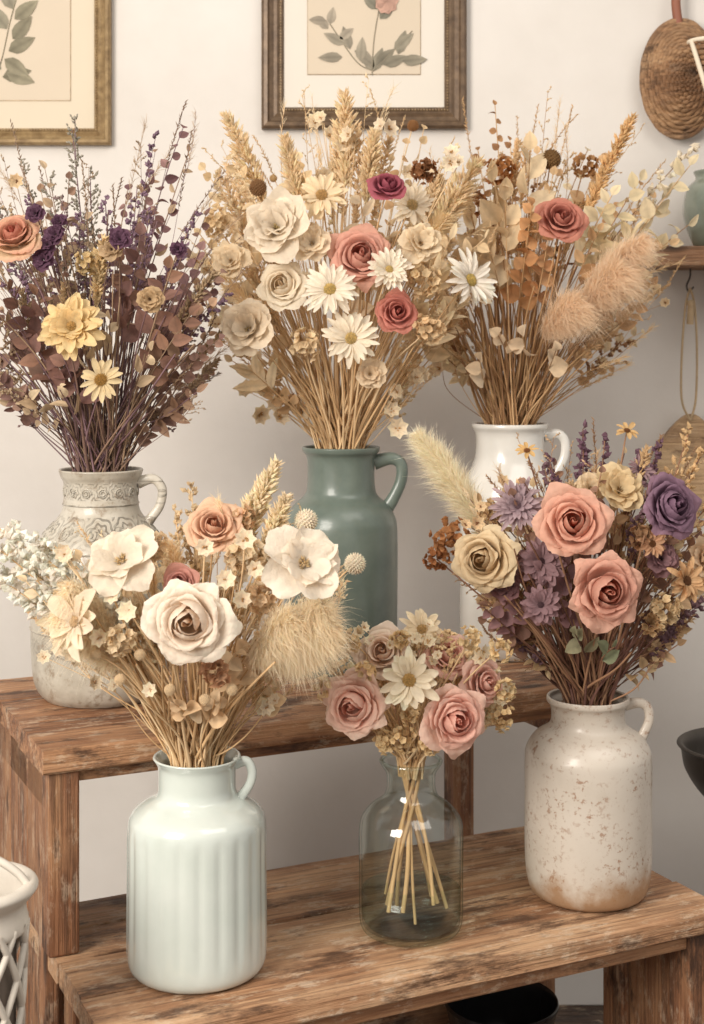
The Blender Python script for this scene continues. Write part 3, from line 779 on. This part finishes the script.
# hanging board on twine
hb=empty('hanging_cutting_board')
M_rope=simple_mat('jute_twine',(180,156,124),.95,200,.3)
mb=MB(); hx=fx(682); hz=fz(285)
hook=catmull(np.array([(hx,2.44,hz+.03),(hx,2.44,hz+.012),(hx-.006,2.44,hz-.004),(hx-.002,2.44,hz-.014),(hx+.006,2.44,hz-.006)]),6); mbh=MB(); tube(mbh,hook,.0016,(1,1,1),6)
mbh.build('hook',simple_mat('dark_iron',(70,62,56),.5),hb)
for sx in (-1,1):
    P=catmull(np.array([(hx,2.44,hz-.008),(hx+sx*.008,2.44,hz-.04),(hx+sx*.013,2.445,hz-.12),(hx+sx*.012,2.45,hz-.2),(hx+.004,2.455,hz-.235)]),8); tube(mb,P,.002,(1,1,1),6)
P=np.array([(hx,2.44,hz-.03),(hx+.001,2.437,hz-.04),(hx,2.44,hz-.07)]); tube(mb,P,.006,(1,1,1),8)
mb.build('twine_loop',M_rope,hb)
me=bpy.data.meshes.new('board'); n=40; V=[];
for yy in (-.009,.009):
    for i in range(n):
        t_=i/n*2*np.pi; rx=.062*np.sign(np.cos(t_))*abs(np.cos(t_))**.8; rz=.085*np.sign(np.sin(t_))*abs(np.sin(t_))**.9
        if rz>0: rx*=1-.55*(rz/.085)**2
        V.append((rx,yy,rz))
F=[tuple(range(n))[::-1],tuple(range(n,2*n))]+[(i,(i+1)%n,n+(i+1)%n,n+i) for i in range(n)]
me.from_pydata(V,[],[f[::-1] for f in F]); me.materials.append(wood_mat('board_wood',(140,106,74),(182,148,110),(202,172,134),scuff=.1)); o=bpy.data.objects.new('board',me); sc.collection.objects.link(o); o.location=(hx+.008,2.47,hz-.31); o.parent=hb
b=o.modifiers.new('bevel','BEVEL'); b.width=.003; b.segments=2

# iron bowl on pedestal (right)
M_iron=simple_mat('aged_iron',(80,74,68),.45,30,.3,.3,Metallic=.4)
mb=MB(); lathe(mb,catmull(np.array([(.001,0),(.09,.0),(.085,.012),(.02,.03),(.012,.1),(.012,.38),(.02,.42),(.03,.43),(.07,.45),(.10,.49),(.108,.525),(.114,.532),(.108,.535),(.10,.525),(.09,.49),(.05,.465),(.001,.46)]),5),nseg=48)
o=mb.build('iron_pedestal_bowl',M_iron); o.location=((752-CX)*2.2/FL,2.2,0)

# dark bowl on the bottom board
ca,sa=math.cos(math.radians(25.5)),math.sin(math.radians(25.5))
wd=lambda w_,d_:(w_*ca-d_*sa,w_*sa+d_*ca)
mb=MB(); lathe(mb,catmull(np.array([(.001,0),(.04,0),(.045,.01),(.062,.05),(.076,.11),(.079,.118),(.075,.118),(.058,.05),(.001,.015)]),5),nseg=48)
o=mb.build('black_bowl',simple_mat('black_glaze',(38,38,40),.25)); o.location=(*wd(1.035,1.689),.1225)

# white lattice planter, lower left
lp=empty('white_lattice_planter',(-.374,1.40,0))
M_lat=simple_mat('distressed_white_paint',(208,199,186),.6,40,.2,.3)
mb=MB(); H=.612
for sgn in (1,-1):
    for i in range(10):
        z=np.linspace(.06,H-.03,60); ph=sgn*(z-.06)/.11*1.1+i*2*np.pi/10
        r=.050+.004*np.sin(z*12); tube(mb,np.stack([r*np.cos(ph),r*np.sin(ph),z],-1),.0036,(1,1,1),6)
lathe(mb,catmull(np.array([(.050,H-.040),(.055,H-.034),(.052,H-.014),(.059,H-.004),(.064,H+.004),(.059,H+.010),(.050,H+.006),(.047,H-.02),(.050,H-.040)]),5),nseg=48)
lathe(mb,catmull(np.array([(.001,0),(.058,0),(.06,.02),(.052,.04),(.052,.062),(.044,.062),(.001,.05)]),4),nseg=48)
mb.build('lattice_body',M_lat,lp)
mb=MB()
P=catmull(np.array([(-.058,0,H),(-.05,0,H+.03),(-.01,0,H+.040),(0.02,0,H+.033),(.045,0,H+.018),(.059,0,H)]),8); tube(mb,P,.004,(1,1,1),8)
mb.build('bow_handle',M_lat,lp)
mb=MB(); lathe(mb,[(.001,.07),(.039,.07),(.043,H-.03),(.001,H-.03)],nseg=32); mb.build('liner',simple_mat('dark_liner',(84,72,62),.8),lp)

# ------------------------------------------------------------------ BOUQUETS
zt=lambda h,d,zb: zb+h*d/FL
# A : left, antique jug
A=Bouquet(101,470,1.875,zt(225,1.875,ZU),37*1.875/FL,[(128,100,84),(106,80,72),(104,76,80),(158,130,104),(120,92,100)],1,lift=(.86,1.0),sr=.85,tint=(1.03,1,.95))
envA=[(-52,150),(-42,230),(-30,300),(-15,320),(0,320),(14,350),(24,310),(34,240),(46,165),(55,110)]
A.F('rose',14,236,32,(190,84,68),(244,218,178),edge=(212,136,116),nx=-.1,nz=.7,layers=6)
A.F('daisy',72,327,37,(242,218,162),(196,156,90),n=14,layers=4,wid=.38,rc=.18,lift=.5)
A.F('daisy',101,380,24,(238,218,172),(186,142,72),n=14,layers=1,wid=.3,rc=.26)
for p,r in (((44,260),13),((56,235),12),((36,214),11),((48,245),11),((120,240),12),((60,222),9),((178,250),9)): A.F('open',p[0],p[1],r,(98,66,88),(64,46,56),ruf=.12,n=5,layers=3)
A.F('open',150,300,14,(206,176,134),(120,90,60)); A.F('open',-20,300,28,(215,190,160),(130,100,60)); A.F('open',112,250,12,(200,172,134),(120,90,60))
A.F('cluster',88,262,13,(220,192,140),40,.009,dy=-.1)
A.G('plume',104,240,-.12,.28,.009,(234,210,164),dens=230)
A.G('plume',64,285,-.1,.2,.006,(206,178,140),dens=90)
for p in ((183,128),(150,175),(172,205),(128,190),(200,250),(215,285)): A.G('leaf',p[0],p[1],rng.uniform(-.05,.08),.5,14,.030,.019,(108,76,80),col2=(158,120,116),ang=.8)
for p in ((140,235),(168,268),(190,315),(120,262),(36,295),(20,330),(60,350),(10,290)): A.G('leaf',p[0],p[1],-.08,.4,8,.044,.024,(150,110,88),col2=(126,90,86))
for p in ((60,390),(88,350),(110,320),(24,392),(150,350),(90,300)): A.G('leaf',p[0],p[1],-.1,.3,4,.036,.018,(230,206,170),col2=(194,164,130),ang=.6)
for p in ((72,130),(20,165),(90,175),(-10,190),(50,180),(75,120)): A.G('sprig',p[0],p[1],.05,.5,24,.03,(172,166,152),(140,130,114),bs=.0045)
for p in ((105,200),(30,200),(150,215),(80,215),(195,215),(10,260)): A.G('sprig',p[0],p[1],.0,.4,20,.018,(146,116,138),(120,96,104),bs=.0055)
A.fill(envA,[(3.5,I_leaf((116,84,80),(164,128,112),.026,.016,10)),(2,I_leaf((138,102,84),(184,148,120),.036,.018,7)),
 (2.5,I_sprig((150,126,126),(118,94,86),14,.028,.0042)),(3,I_sprig((206,182,150),(134,108,84),10,.024,.005)),(3,I_grass((150,122,98))),(.7,I_plume((198,172,138))),(1.2,I_sprig((132,104,124),(108,84,88),12,.014,.006)),(.7,I_tiny((226,200,158),(130,90,60)))],80,.5)
A.fill(envA,[(1,I_leaf((112,82,74),(158,124,104),.03,.018,6,.35)),(.6,I_leaf((200,174,142),(170,140,112),.03,.014,6,.35))],18,.4,(-.1,.1))
A.wisps(envA,34,(152,128,110),(192,168,142))
A.bare(envA,75,.35,.85)
A.done()

ST=[(216,180,132),(200,160,110),(228,198,152),(182,142,96)]
# B : centre, teal jug
Bq=Bouquet(341,448,2.03,zt(221,2.03,ZU),34*2.03/FL,ST,2,lift=(.70,1.04))
envB=[(-56,110),(-44,190),(-34,250),(-20,325),(0,335),(16,330),(26,310),(36,250),(44,170),(52,100)]
Bq.F('open',278,230,38,(240,228,204),(196,170,110),cup=.8); Bq.F('rose',282,286,27,(226,202,160),(246,236,210))
Bq.F('open',250,330,30,(240,224,194),(196,166,110)); 
Bq.F('rose',361,257,36,(176,92,78),(224,160,138),nz=.35); Bq.F('rose',397,313,24,(160,62,58),(210,122,106),layers=6)
Bq.F('rose',388,186,21,(114,34,52),(156,68,82),nz=.9,layers=5)
W1=(248,240,220)
Bq.F('daisy',330,290,31,W1,(214,180,96),n=20,layers=2,wid=.22,rc=.2,dy=-.15); Bq.F('daisy',351,339,31,(244,234,210),(206,172,96),n=18,layers=2,wid=.24,rc=.2,dy=-.15)
Bq.F('daisy',389,270,25,W1,(212,180,100),n=18,layers=3,wid=.26,rc=.18,dy=-.15); Bq.F('daisy',470,281,33,(250,246,234),(220,190,96),n=20,layers=2,wid=.2,rc=.2,nx=.8,dy=-.1)
Bq.F('daisy',322,196,27,(240,220,178),(196,150,84),n=14,layers=2,wid=.28); Bq.F('daisy',412,206,26,(242,230,202),(210,176,110),n=14,layers=2,wid=.26,dy=-.05)
Bq.F('daisy',300,190,22,(236,214,168),(180,140,84),n=12,layers=2,wid=.3,dy=-.02)
Bq.F('ball',258,188,9,(120,80,46)); Bq.F('ball',413,126,6,(142,92,50),dy=0); Bq.F('cluster',424,172,13,(130,78,44),50,.010,dy=-.03); Bq.F('cluster',425,280,17,(234,206,158),50,.012)
Bq.F('cluster',305,345,15,(236,210,166),40,.011); Bq.F('cluster',215,225,16,(228,200,152),50,.010,dy=-.05); Bq.F('cluster',430,330,15,(224,192,144),40,.011)
Bq.F('open',232,262,20,(236,214,174),(190,150,96)); Bq.F('open',420,245,22,(238,218,180),(190,150,96)); Bq.F('open',312,245,20,(242,224,190),(200,160,100)); Bq.F('open',370,375,16,(234,210,172),(190,150,96))
for p,f,w in (((345,98),.28,.019),((228,118),.3,.016),((374,135),.25,.014),((476,165),.32,.02),((455,205),.3,.022),((285,140),.24,.012),((440,185),.3,.018)):
    Bq.G('plume',p[0],p[1],rng.uniform(-.05,.04),f,w,(244,220,176),dens=330,L=.02,w=.0042)
Bq.G('pampas',345,130,.03,.25,.03,(242,224,186),n=1400,w=.0004); Bq.G('pampas',470,185,.0,.3,.03,(242,222,182),n=1600,w=.0004); Bq.G('pampas',445,215,-.05,.3,.035,(242,222,182),n=2200,w=.0004)
for p in ((205,170),(215,200),(232,160),(200,235),(300,160)): Bq.G('leaf',p[0],p[1],rng.uniform(-.08,.05),.3,9,.032,.022,(218,184,132),col2=(238,216,174))
for p in ((425,300),(440,270),(250,370),(450,240),(455,310)): Bq.G('leaf',p[0],p[1],-.06,.25,7,.064,.018,(230,202,156),col2=(242,222,182),ang=.5)
Bq.fill(envB,[(3,I_leaf((212,176,124),(238,214,172),.032,.018,8)),(3,I_plume((238,212,168),.010,.28,150,.015,.004)),(3,I_sprig((242,224,186),(200,168,122),11,.026,.006)),
 (2.5,I_tiny((242,226,196),(190,140,80),.018,3)),(2,I_grass((218,186,138))),(1,I_pampas((240,218,178),.022,.3,700)),(.7,I_ball((210,172,116))),(.6,I_leaf((164,122,80),(204,166,118),.026,.016,8))],90,.5)
Bq.fill(envB,[(1,I_leaf((226,196,148),(242,222,188),.042,.021,5,.3)),(1,I_tiny((240,222,186),(190,140,80),.02,3))],28,.45,(-.09,.08))
Bq.wisps(envB,34,(222,192,144),(240,220,182))
Bq.bare(envB,80,.3,.75); Bq.done()

# C : right back, white jug
C=Bouquet(511,424,2.14,zt(228,2.14,ZU),34*2.14/FL,[(182,140,94),(160,118,78),(202,162,114),(136,98,66)],3,lift=(.75,1.02))
envC=[(-48,100),(-38,160),(-22,240),(-8,300),(4,300),(18,300),(30,290),(40,250),(52,180),(64,120)]
C.F('rose',561,219,28,(156,66,58),(208,130,110),nz=.5,dy=-.1,layers=6)
C.F('ball',551,159,11,(116,82,44),dy=-.06,spike=.35)
C.F('cluster',500,172,15,(168,102,50),50,.011,dy=-.03); C.F('cluster',478,205,13,(160,104,60),40,.010,dy=-.03); C.F('cluster',585,165,12,(186,134,82),40,.010,dy=.02)
C.G('plume',632,118,-.02,.34,.012,(236,198,138),dens=330,L=.017,w=.0045)
for p,w,n in (((622,268),.054,8000),((645,240),.044,4500),((578,302),.052,6500)): C.G('pampas',p[0],p[1],-.10,.33,w,(240,220,194),n=n,droop=.5,bow=.2,w=.00034)
C.G('leaf',532,205,-.13,.48,15,.036,.028,(184,120,70),col2=(212,158,106),ang=1.1); C.G('leaf',548,240,-.1,.35,9,.03,.024,(198,138,92),col2=(216,166,116),ang=1.1)
for p in ((495,105),(478,150),(510,140)): C.G('leaf',p[0],p[1],.03,.45,15,.026,.015,(128,86,54),col2=(166,120,78))
for p in ((492,182),(472,215),(505,200),(488,245),(530,150)): C.G('leaf',p[0],p[1],-.09,.24,5,.075,.034,(240,220,182),col2=(226,198,154),ang=.5)
for p in ((690,165),(670,190),(688,225),(655,215),(640,180),(612,195)): C.G('leaf',p[0],p[1],rng.uniform(-.06,.05),.35,9,.056,.026,(222,206,162),col2=(240,224,186),ang=.8)
C.G('sprig',692,148,0,.25,10,.02,(242,236,218),(190,170,130),bs=.010)
for p in ((498,335),(522,335),(480,360),(556,350)): C.G('leaf',p[0],p[1],-.11,.25,3,.038,.030,(240,220,190),col2=(224,196,158),ang=.6)
C.fill(envC,[(2.5,I_leaf((172,128,86),(212,170,122),.03,.016,9)),(3,I_leaf((224,202,158),(242,222,182),.038,.019,7)),(2.5,I_plume((232,200,150),.009,.28,150)),
 (2.5,I_sprig((224,198,152),(165,130,90),11,.026,.005)),(2,I_grass((198,160,114))),(.8,I_sprig((150,104,68),(130,94,66),12,.022,.006)),(.8,I_tiny((234,210,166),(150,100,60),.016,3)),(.8,I_leaf((214,164,112),(190,132,84),.026,.02,8))],78,.5,(-.08,.2))
C.fill(envC,[(1,I_leaf((196,150,104),(226,192,144),.036,.02,5,.3))],20,.42,(-.1,.08))
C.wisps(envC,36,(204,168,120),(230,204,160))
C.bare(envC,75,.3,.8); C.done()

# D : front left, celadon jug
D=Bouquet(197,757,1.6,zt(211,1.6,ZL),38*1.6/FL,ST,4,lift=(.68,1.04))
envD=[(-54,150),(-46,255),(-36,250),(-22,225),(-8,225),(6,235),(18,265),(28,240),(38,240),(46,165),(54,110)]
D.F('rose',189,622,47,(228,194,158),(250,240,222),nx=-.05,nz=.1,dy=-.14,layers=7)
D.F('open',122,562,38,(246,236,214),(206,176,120),nz=.7,dy=-.08,layers=2,n=5); D.F('open',303,566,42,(248,238,218),(206,176,120),nx=.4,nz=.6,dy=-.13,layers=2,n=5)
D.F('rose',214,527,30,(184,104,70),(236,190,152),nz=.7,dy=-.05,layers=6); D.F('rose',180,583,20,(142,70,66),(194,126,112),dy=-.08,layers=5,nz=.4)
D.F('daisy',76,622,42,(246,230,200),(206,170,120),nx=-.7,dy=-.10,n=8,layers=2,wid=.48,rc=.14,lift=.45)
D.F('ball',355,564,11,(246,236,214),dy=-.03); D.F('ball',306,521,12,(248,238,216),dy=-.03); D.F('ball',323,541,6,(242,224,190),dy=-.03)
for p,r in (((128,612),17),((112,596),14),((242,600),15),((100,638),15),((226,580),16),((205,548),15),((245,540),17),((150,690),12),((255,570),14)): D.F('tiny',p[0],p[1],r,(248,230,196),(190,140,84),dy=-.1)
for p in ((96,655),(120,680),(140,655),(232,690),(205,700),(170,690)): D.F('ball',p[0],p[1],6,(236,212,170),dy=-.1)
D.F('cluster',245,555,19,(240,216,176),50,.012,dy=-.06); D.F('cluster',150,545,15,(234,206,162),40,.011,dy=-.05); D.F('cluster',240,520,14,(222,180,134),40,.010,dy=-.03); D.F('cluster',262,595,16,(232,202,160),40,.011,dy=-.07)
D.F('cluster',120,640,16,(236,212,170),40,.010,dy=-.1); D.F('cluster',215,672,14,(190,136,98),36,.010,dy=-.1)
for p in ((262,482),(275,466),(285,500),(250,500)): D.G('plume',p[0],p[1],rng.uniform(-.05,.02),.32,.011,(246,228,190),dens=300,L=.015,w=.0045)
for p,w,n in (((322,606),.044,9500),((292,618),.042,8000),((334,628),.034,4500),((70,588),.034,5000),((56,614),.032,4000)): D.G('pampas',p[0],p[1],-.09,.40,w,(246,230,204),n=n,droop=.55,bow=.1,w=.00032)
for p in ((-8,524),(10,548),(-22,566),(30,536),(4,588),(54,546),(-14,540),(26,568),(40,554),(-30,552),(16,530)): D.G('sprig',p[0],p[1],rng.uniform(-.07,.02),.46,19,.022,(255,252,244),(216,198,164),bs=.0098,per=4,bow=.17,shape=1.25)
for p in ((175,515),(192,490),(180,540),(290,545)): D.G('sprig',p[0],p[1],.0,.4,14,.026,(210,184,140),(170,138,98),bs=.006)
for p in ((235,655),(215,700),(175,705),(60,600),(256,640)): D.G('leaf',p[0],p[1],-.08,.35,6,.035,.022,(218,180,134),col2=(240,216,176))
D.fill(envD,[(2.5,I_leaf((226,194,144),(242,222,184),.028,.016,7)),(3,I_plume((242,218,176),.008,.26,140,.012)),(3,I_sprig((244,230,198),(205,172,128),11,.022,.0055)),
 (2.5,I_tiny((244,230,198),(190,140,84),.014,3)),(1.5,I_grass((222,190,142))),(1,I_pampas((242,222,186),.02,.3,800)),(1,I_ball((236,210,166)))],70,.5,(-.08,.10))
D.fill(envD,[(1,I_leaf((222,188,140),(242,222,184),.03,.018,5,.3)),(1,I_tiny((242,222,188),(190,140,84),.015,3)),(1,I_sprig((240,222,188),(205,172,128),9,.018,.006))],28,.48,(-.09,.05))
D.wisps(envD,30,(226,194,148),(244,226,188))
D.bare(envD,62,.3,.75); D.done()

# E : glass bottle
E=Bouquet(411,760,1.704,zt(170,1.704,ZL),22*1.704/FL,ST,5,depth_in=.02,lift=(.70,1.04))
envE=[(-62,88),(-45,120),(-30,128),(0,130),(25,135),(40,130),(55,112),(66,92)]
E.F('rose',354,706,36,(224,148,124),(254,214,194),nx=-.35,nz=.1,dy=-.06); E.F('rose',455,719,37,(218,132,114),(252,202,182),nx=.3,nz=.05,dy=-.07)
E.F('rose',383,652,30,(232,194,164),(252,232,210),nx=-.2,nz=.5,dy=-.02,layers=6); E.F('rose',447,655,27,(210,128,112),(248,198,178),nx=.3,nz=.6,dy=-.01,layers=6); E.F('rose',484,682,27,(212,138,122),(248,202,184),nx=.7,nz=.3,dy=-.02,layers=6)
E.F('daisy',409,680,34,(250,240,210),(214,170,92),n=11,layers=2,wid=.34,rc=.2,dy=-.085,nx=0); E.F('daisy',422,630,24,(246,230,192),(206,166,100),n=11,layers=2,wid=.34,nz=.7,dy=0)
gold=(232,204,150)
for p,r in (((336,660),13),((326,688),11),((402,737),16),((385,742),10),((430,745),10),((503,718),13),((500,650),12),((350,640),12),((470,640),12),((410,712),10),((505,690),10),((400,640),9),((365,672),9)): E.F('cluster',p[0],p[1],r,gold,30,.008,dy=rng.uniform(-.06,-.02))
E.fill(envE,[(3,I_sprig((236,210,160),(180,145,100),9,.016,.0055,.3)),(2.5,I_tiny((244,230,194),(200,150,84),.012,3)),(1.5,I_leaf((214,186,134),(236,216,172),.02,.011,6,.3)),(1,I_sprig((242,232,198),(180,145,100),9,.014,.007,.3))],70,.72,(-.06,.07))
E.bare(envE,16,.4,.8,(-.05,.05))
for i in range(11):
    a=i/11*2*np.pi+.3; rb=rng.uniform(.026,.044); 
    top=E.M+np.array([-math.cos(a)*.014,-math.sin(a)*.014,.005]); bot=np.array([E.M[0]+math.cos(a)*rb,E.M[1]+math.sin(a)*rb,ZL+.014+rng.uniform(0,.04)])
    tube(E.st,arc(top,bot,10,.0,.003),rng.uniform(.0018,.0030),lin((200,156,104))*rng.uniform(.8,1.1),7)
E.done()

# F : right, speckled jug
Fq=Bouquet(588,698,1.82,zt(196,1.82,ZL),36*1.82/FL,[(132,92,70),(112,76,60),(156,116,88),(100,68,60)],6,lift=(.84,1.03),tint=(1.04,1,.94))
envF=[(-58,100),(-46,190),(-36,215),(-24,235),(-10,240),(6,250),(20,260),(30,235),(40,215),(52,140),(62,95)]
Fq.F('rose',573,524,40,(204,116,92),(242,188,164),nx=-.1,nz=.35,dy=-.11); Fq.F('rose',606,592,40,(198,112,92),(238,184,162),nx=.15,nz=.05,dy=-.13)
Fq.F('rose',671,507,36,(94,62,90),(152,118,142),nx=.5,nz=.35,dy=-.08); Fq.F('rose',484,560,36,(198,162,114),(238,218,178),nx=-.45,nz=.1,dy=-.08)
Fq.F('daisy',518,507,31,(186,164,172),(110,84,92),n=18,layers=4,wid=.2,rc=.15,lift=.5,dy=-.07,cbase=(122,94,110)); Fq.F('daisy',541,606,23,(146,114,120),(80,56,62),n=12,layers=3,wid=.36,rc=.15,dy=-.12)
Fq.F('daisy',541,563,27,(152,120,126),(96,70,76),n=12,layers=3,wid=.36,rc=.16,dy=-.08); Fq.F('daisy',640,470,16,(160,132,140),(96,70,80),n=12,layers=2,dy=-.03)
Fq.F('open',619,492,27,(236,214,168),(170,130,80),dy=-.04,nz=.6,layers=3); Fq.F('open',590,490,18,(238,218,182),(170,130,80),dy=-.02,nz=.6)
Fq.F('cluster',452,540,22,(186,126,78),70,.009,dy=-.02); Fq.F('cluster',436,560,12,(174,112,68),34,.009,dy=0)
Fq.F('daisy',686,582,25,(218,176,128),(120,78,50),n=12,layers=3,wid=.3,rc=.22,nx=.5,dy=-.08); Fq.F('cluster',664,612,17,(236,210,166),50,.010,dy=-.08); Fq.F('cluster',650,625,10,(226,190,142),30,.009,dy=-.08)
Fq.F('daisy',527,452,13,(228,186,120),(150,96,56),n=8,layers=1,wid=.4,nz=1.2,dy=0); Fq.F('daisy',627,432,13,(226,186,126),(130,84,50),n=8,layers=1,wid=.4,nz=1.2,dy=0); Fq.F('daisy',652,545,16,(222,174,134),(130,84,50),n=10,layers=2,wid=.35,dy=-.07)
Fq.F('cluster',490,512,12,(216,180,132),34,.009,dy=-.03); Fq.F('cluster',640,540,13,(196,150,110),34,.009,dy=-.06); Fq.F('open',506,585,17,(132,94,98),(70,50,50),dy=-.06); Fq.F('open',660,560,18,(140,104,110),(80,60,60),dy=-.06)
Fq.F('open',700,560,22,(236,208,172),(150,100,60),dy=-.03,nx=.7)
for p,w,n in (((418,436),.036,8000),((434,450),.033,5000)): Fq.G('pampas',p[0],p[1],.02,.42,w,(250,240,222),n=n,droop=.15,bow=.05,w=.00034)
for p in ((583,430),(605,440),(585,450),(660,448),(548,460),(640,455)): Fq.G('sprig',p[0],p[1],rng.uniform(-.02,.03),.22,11,.013,(116,84,102),(110,80,80),bs=.008,per=3,shape=1.2)
for p in ((690,430),(702,455),(715,500)): Fq.G('sprig',p[0],p[1],0,.35,14,.022,(228,194,144),(160,118,84),bs=.007)
for p in ((485,610),(500,595),(560,600),(500,540),(515,560)): Fq.G('leaf',p[0],p[1],-.06,.3,7,.028,.020,(120,84,88),col2=(160,118,122))
Fq.G('leaf',575,635,-.10,.35,4,.034,.022,(134,134,104),col2=(150,146,116)); Fq.G('leaf',615,648,-.12,.3,3,.036,.022,(122,130,100)); 
for p in ((700,520),(715,545),(705,580),(470,500),(480,520)): Fq.G('leaf',p[0],p[1],.0,.35,8,.05,.012,(234,214,182),col2=(216,192,156),ang=.5)
for p in ((540,570),(560,550),(545,585)): Fq.G('leaf',p[0],p[1],-.09,.2,4,.035,.026,(150,118,124),col2=(128,94,102),ang=.7)
Fq.fill(envF,[(3,I_leaf((130,94,84),(170,130,108),.026,.016,8)),(2.5,I_leaf((204,168,124),(228,200,156),.030,.016,7)),(2.5,I_sprig((230,198,152),(150,112,84),11,.022,.0055)),(1,I_sprig((128,98,108),(110,80,74),11,.015,.007)),
 (1.3,I_plume((220,186,140),.008,.25,120)),(2,I_tiny((234,206,162),(140,90,56),.014,3)),(.8,I_tiny((164,134,144),(90,60,70),.015,2)),(1,I_grass((172,132,98)))],80,.5,(-.08,.14))
Fq.fill(envF,[(1,I_leaf((122,86,76),(164,124,102),.028,.018,5,.3)),(1,I_leaf((190,152,112),(220,186,146),.028,.016,5,.3))],24,.45,(-.09,.05))
Fq.wisps(envF,30,(176,138,104),(224,194,154))
Fq.bare(envF,75,.3,.8); Fq.done()

# ------------------------------------------------------------------ lights
w=bpy.data.worlds.new('world'); sc.world=w; w.use_nodes=True; bg=w.node_tree.nodes['Background']
bg.inputs[0].default_value=(1.0,.955,.905,1); bg.inputs[1].default_value=.60
def area(name,loc,tgt,size,power,col):
    L=bpy.data.lights.new(name,'AREA'); L.shape='RECTANGLE'; L.size=size[0]; L.size_y=size[1]; L.energy=power; L.color=col
    o=bpy.data.objects.new(name,L); sc.collection.objects.link(o); o.location=loc
    o.rotation_euler=(Vector(tgt)-Vector(loc)).to_track_quat('-Z','Y').to_euler(); return o
area('window_daylight',(-1.45,-.2,1.9),(0.1,2.0,.8),(1.1,1.4),86,(1.0,.935,.85))
area('overhead_area',(.9,.6,2.8),(.2,2.0,.8),(1.6,1.2),18,(1.0,.95,.88))  # soft area lamp overhead

cam=bpy.data.cameras.new('camera'); co=bpy.data.objects.new('camera',cam); sc.collection.objects.link(co)
co.location=(0,0,ZC); co.rotation_euler=(math.pi/2,0,0)
cam.sensor_width=36; cam.sensor_fit='AUTO'; cam.lens=FL*36/1024; cam.shift_y=-(512-HY)/1024
cam.dof.use_dof=True; cam.dof.focus_distance=1.72; cam.dof.aperture_fstop=9
cam.clip_start=.05
sc.camera=co
print('faces',sum(len(o.data.polygons) for o in bpy.data.objects if o.type=='MESH'))
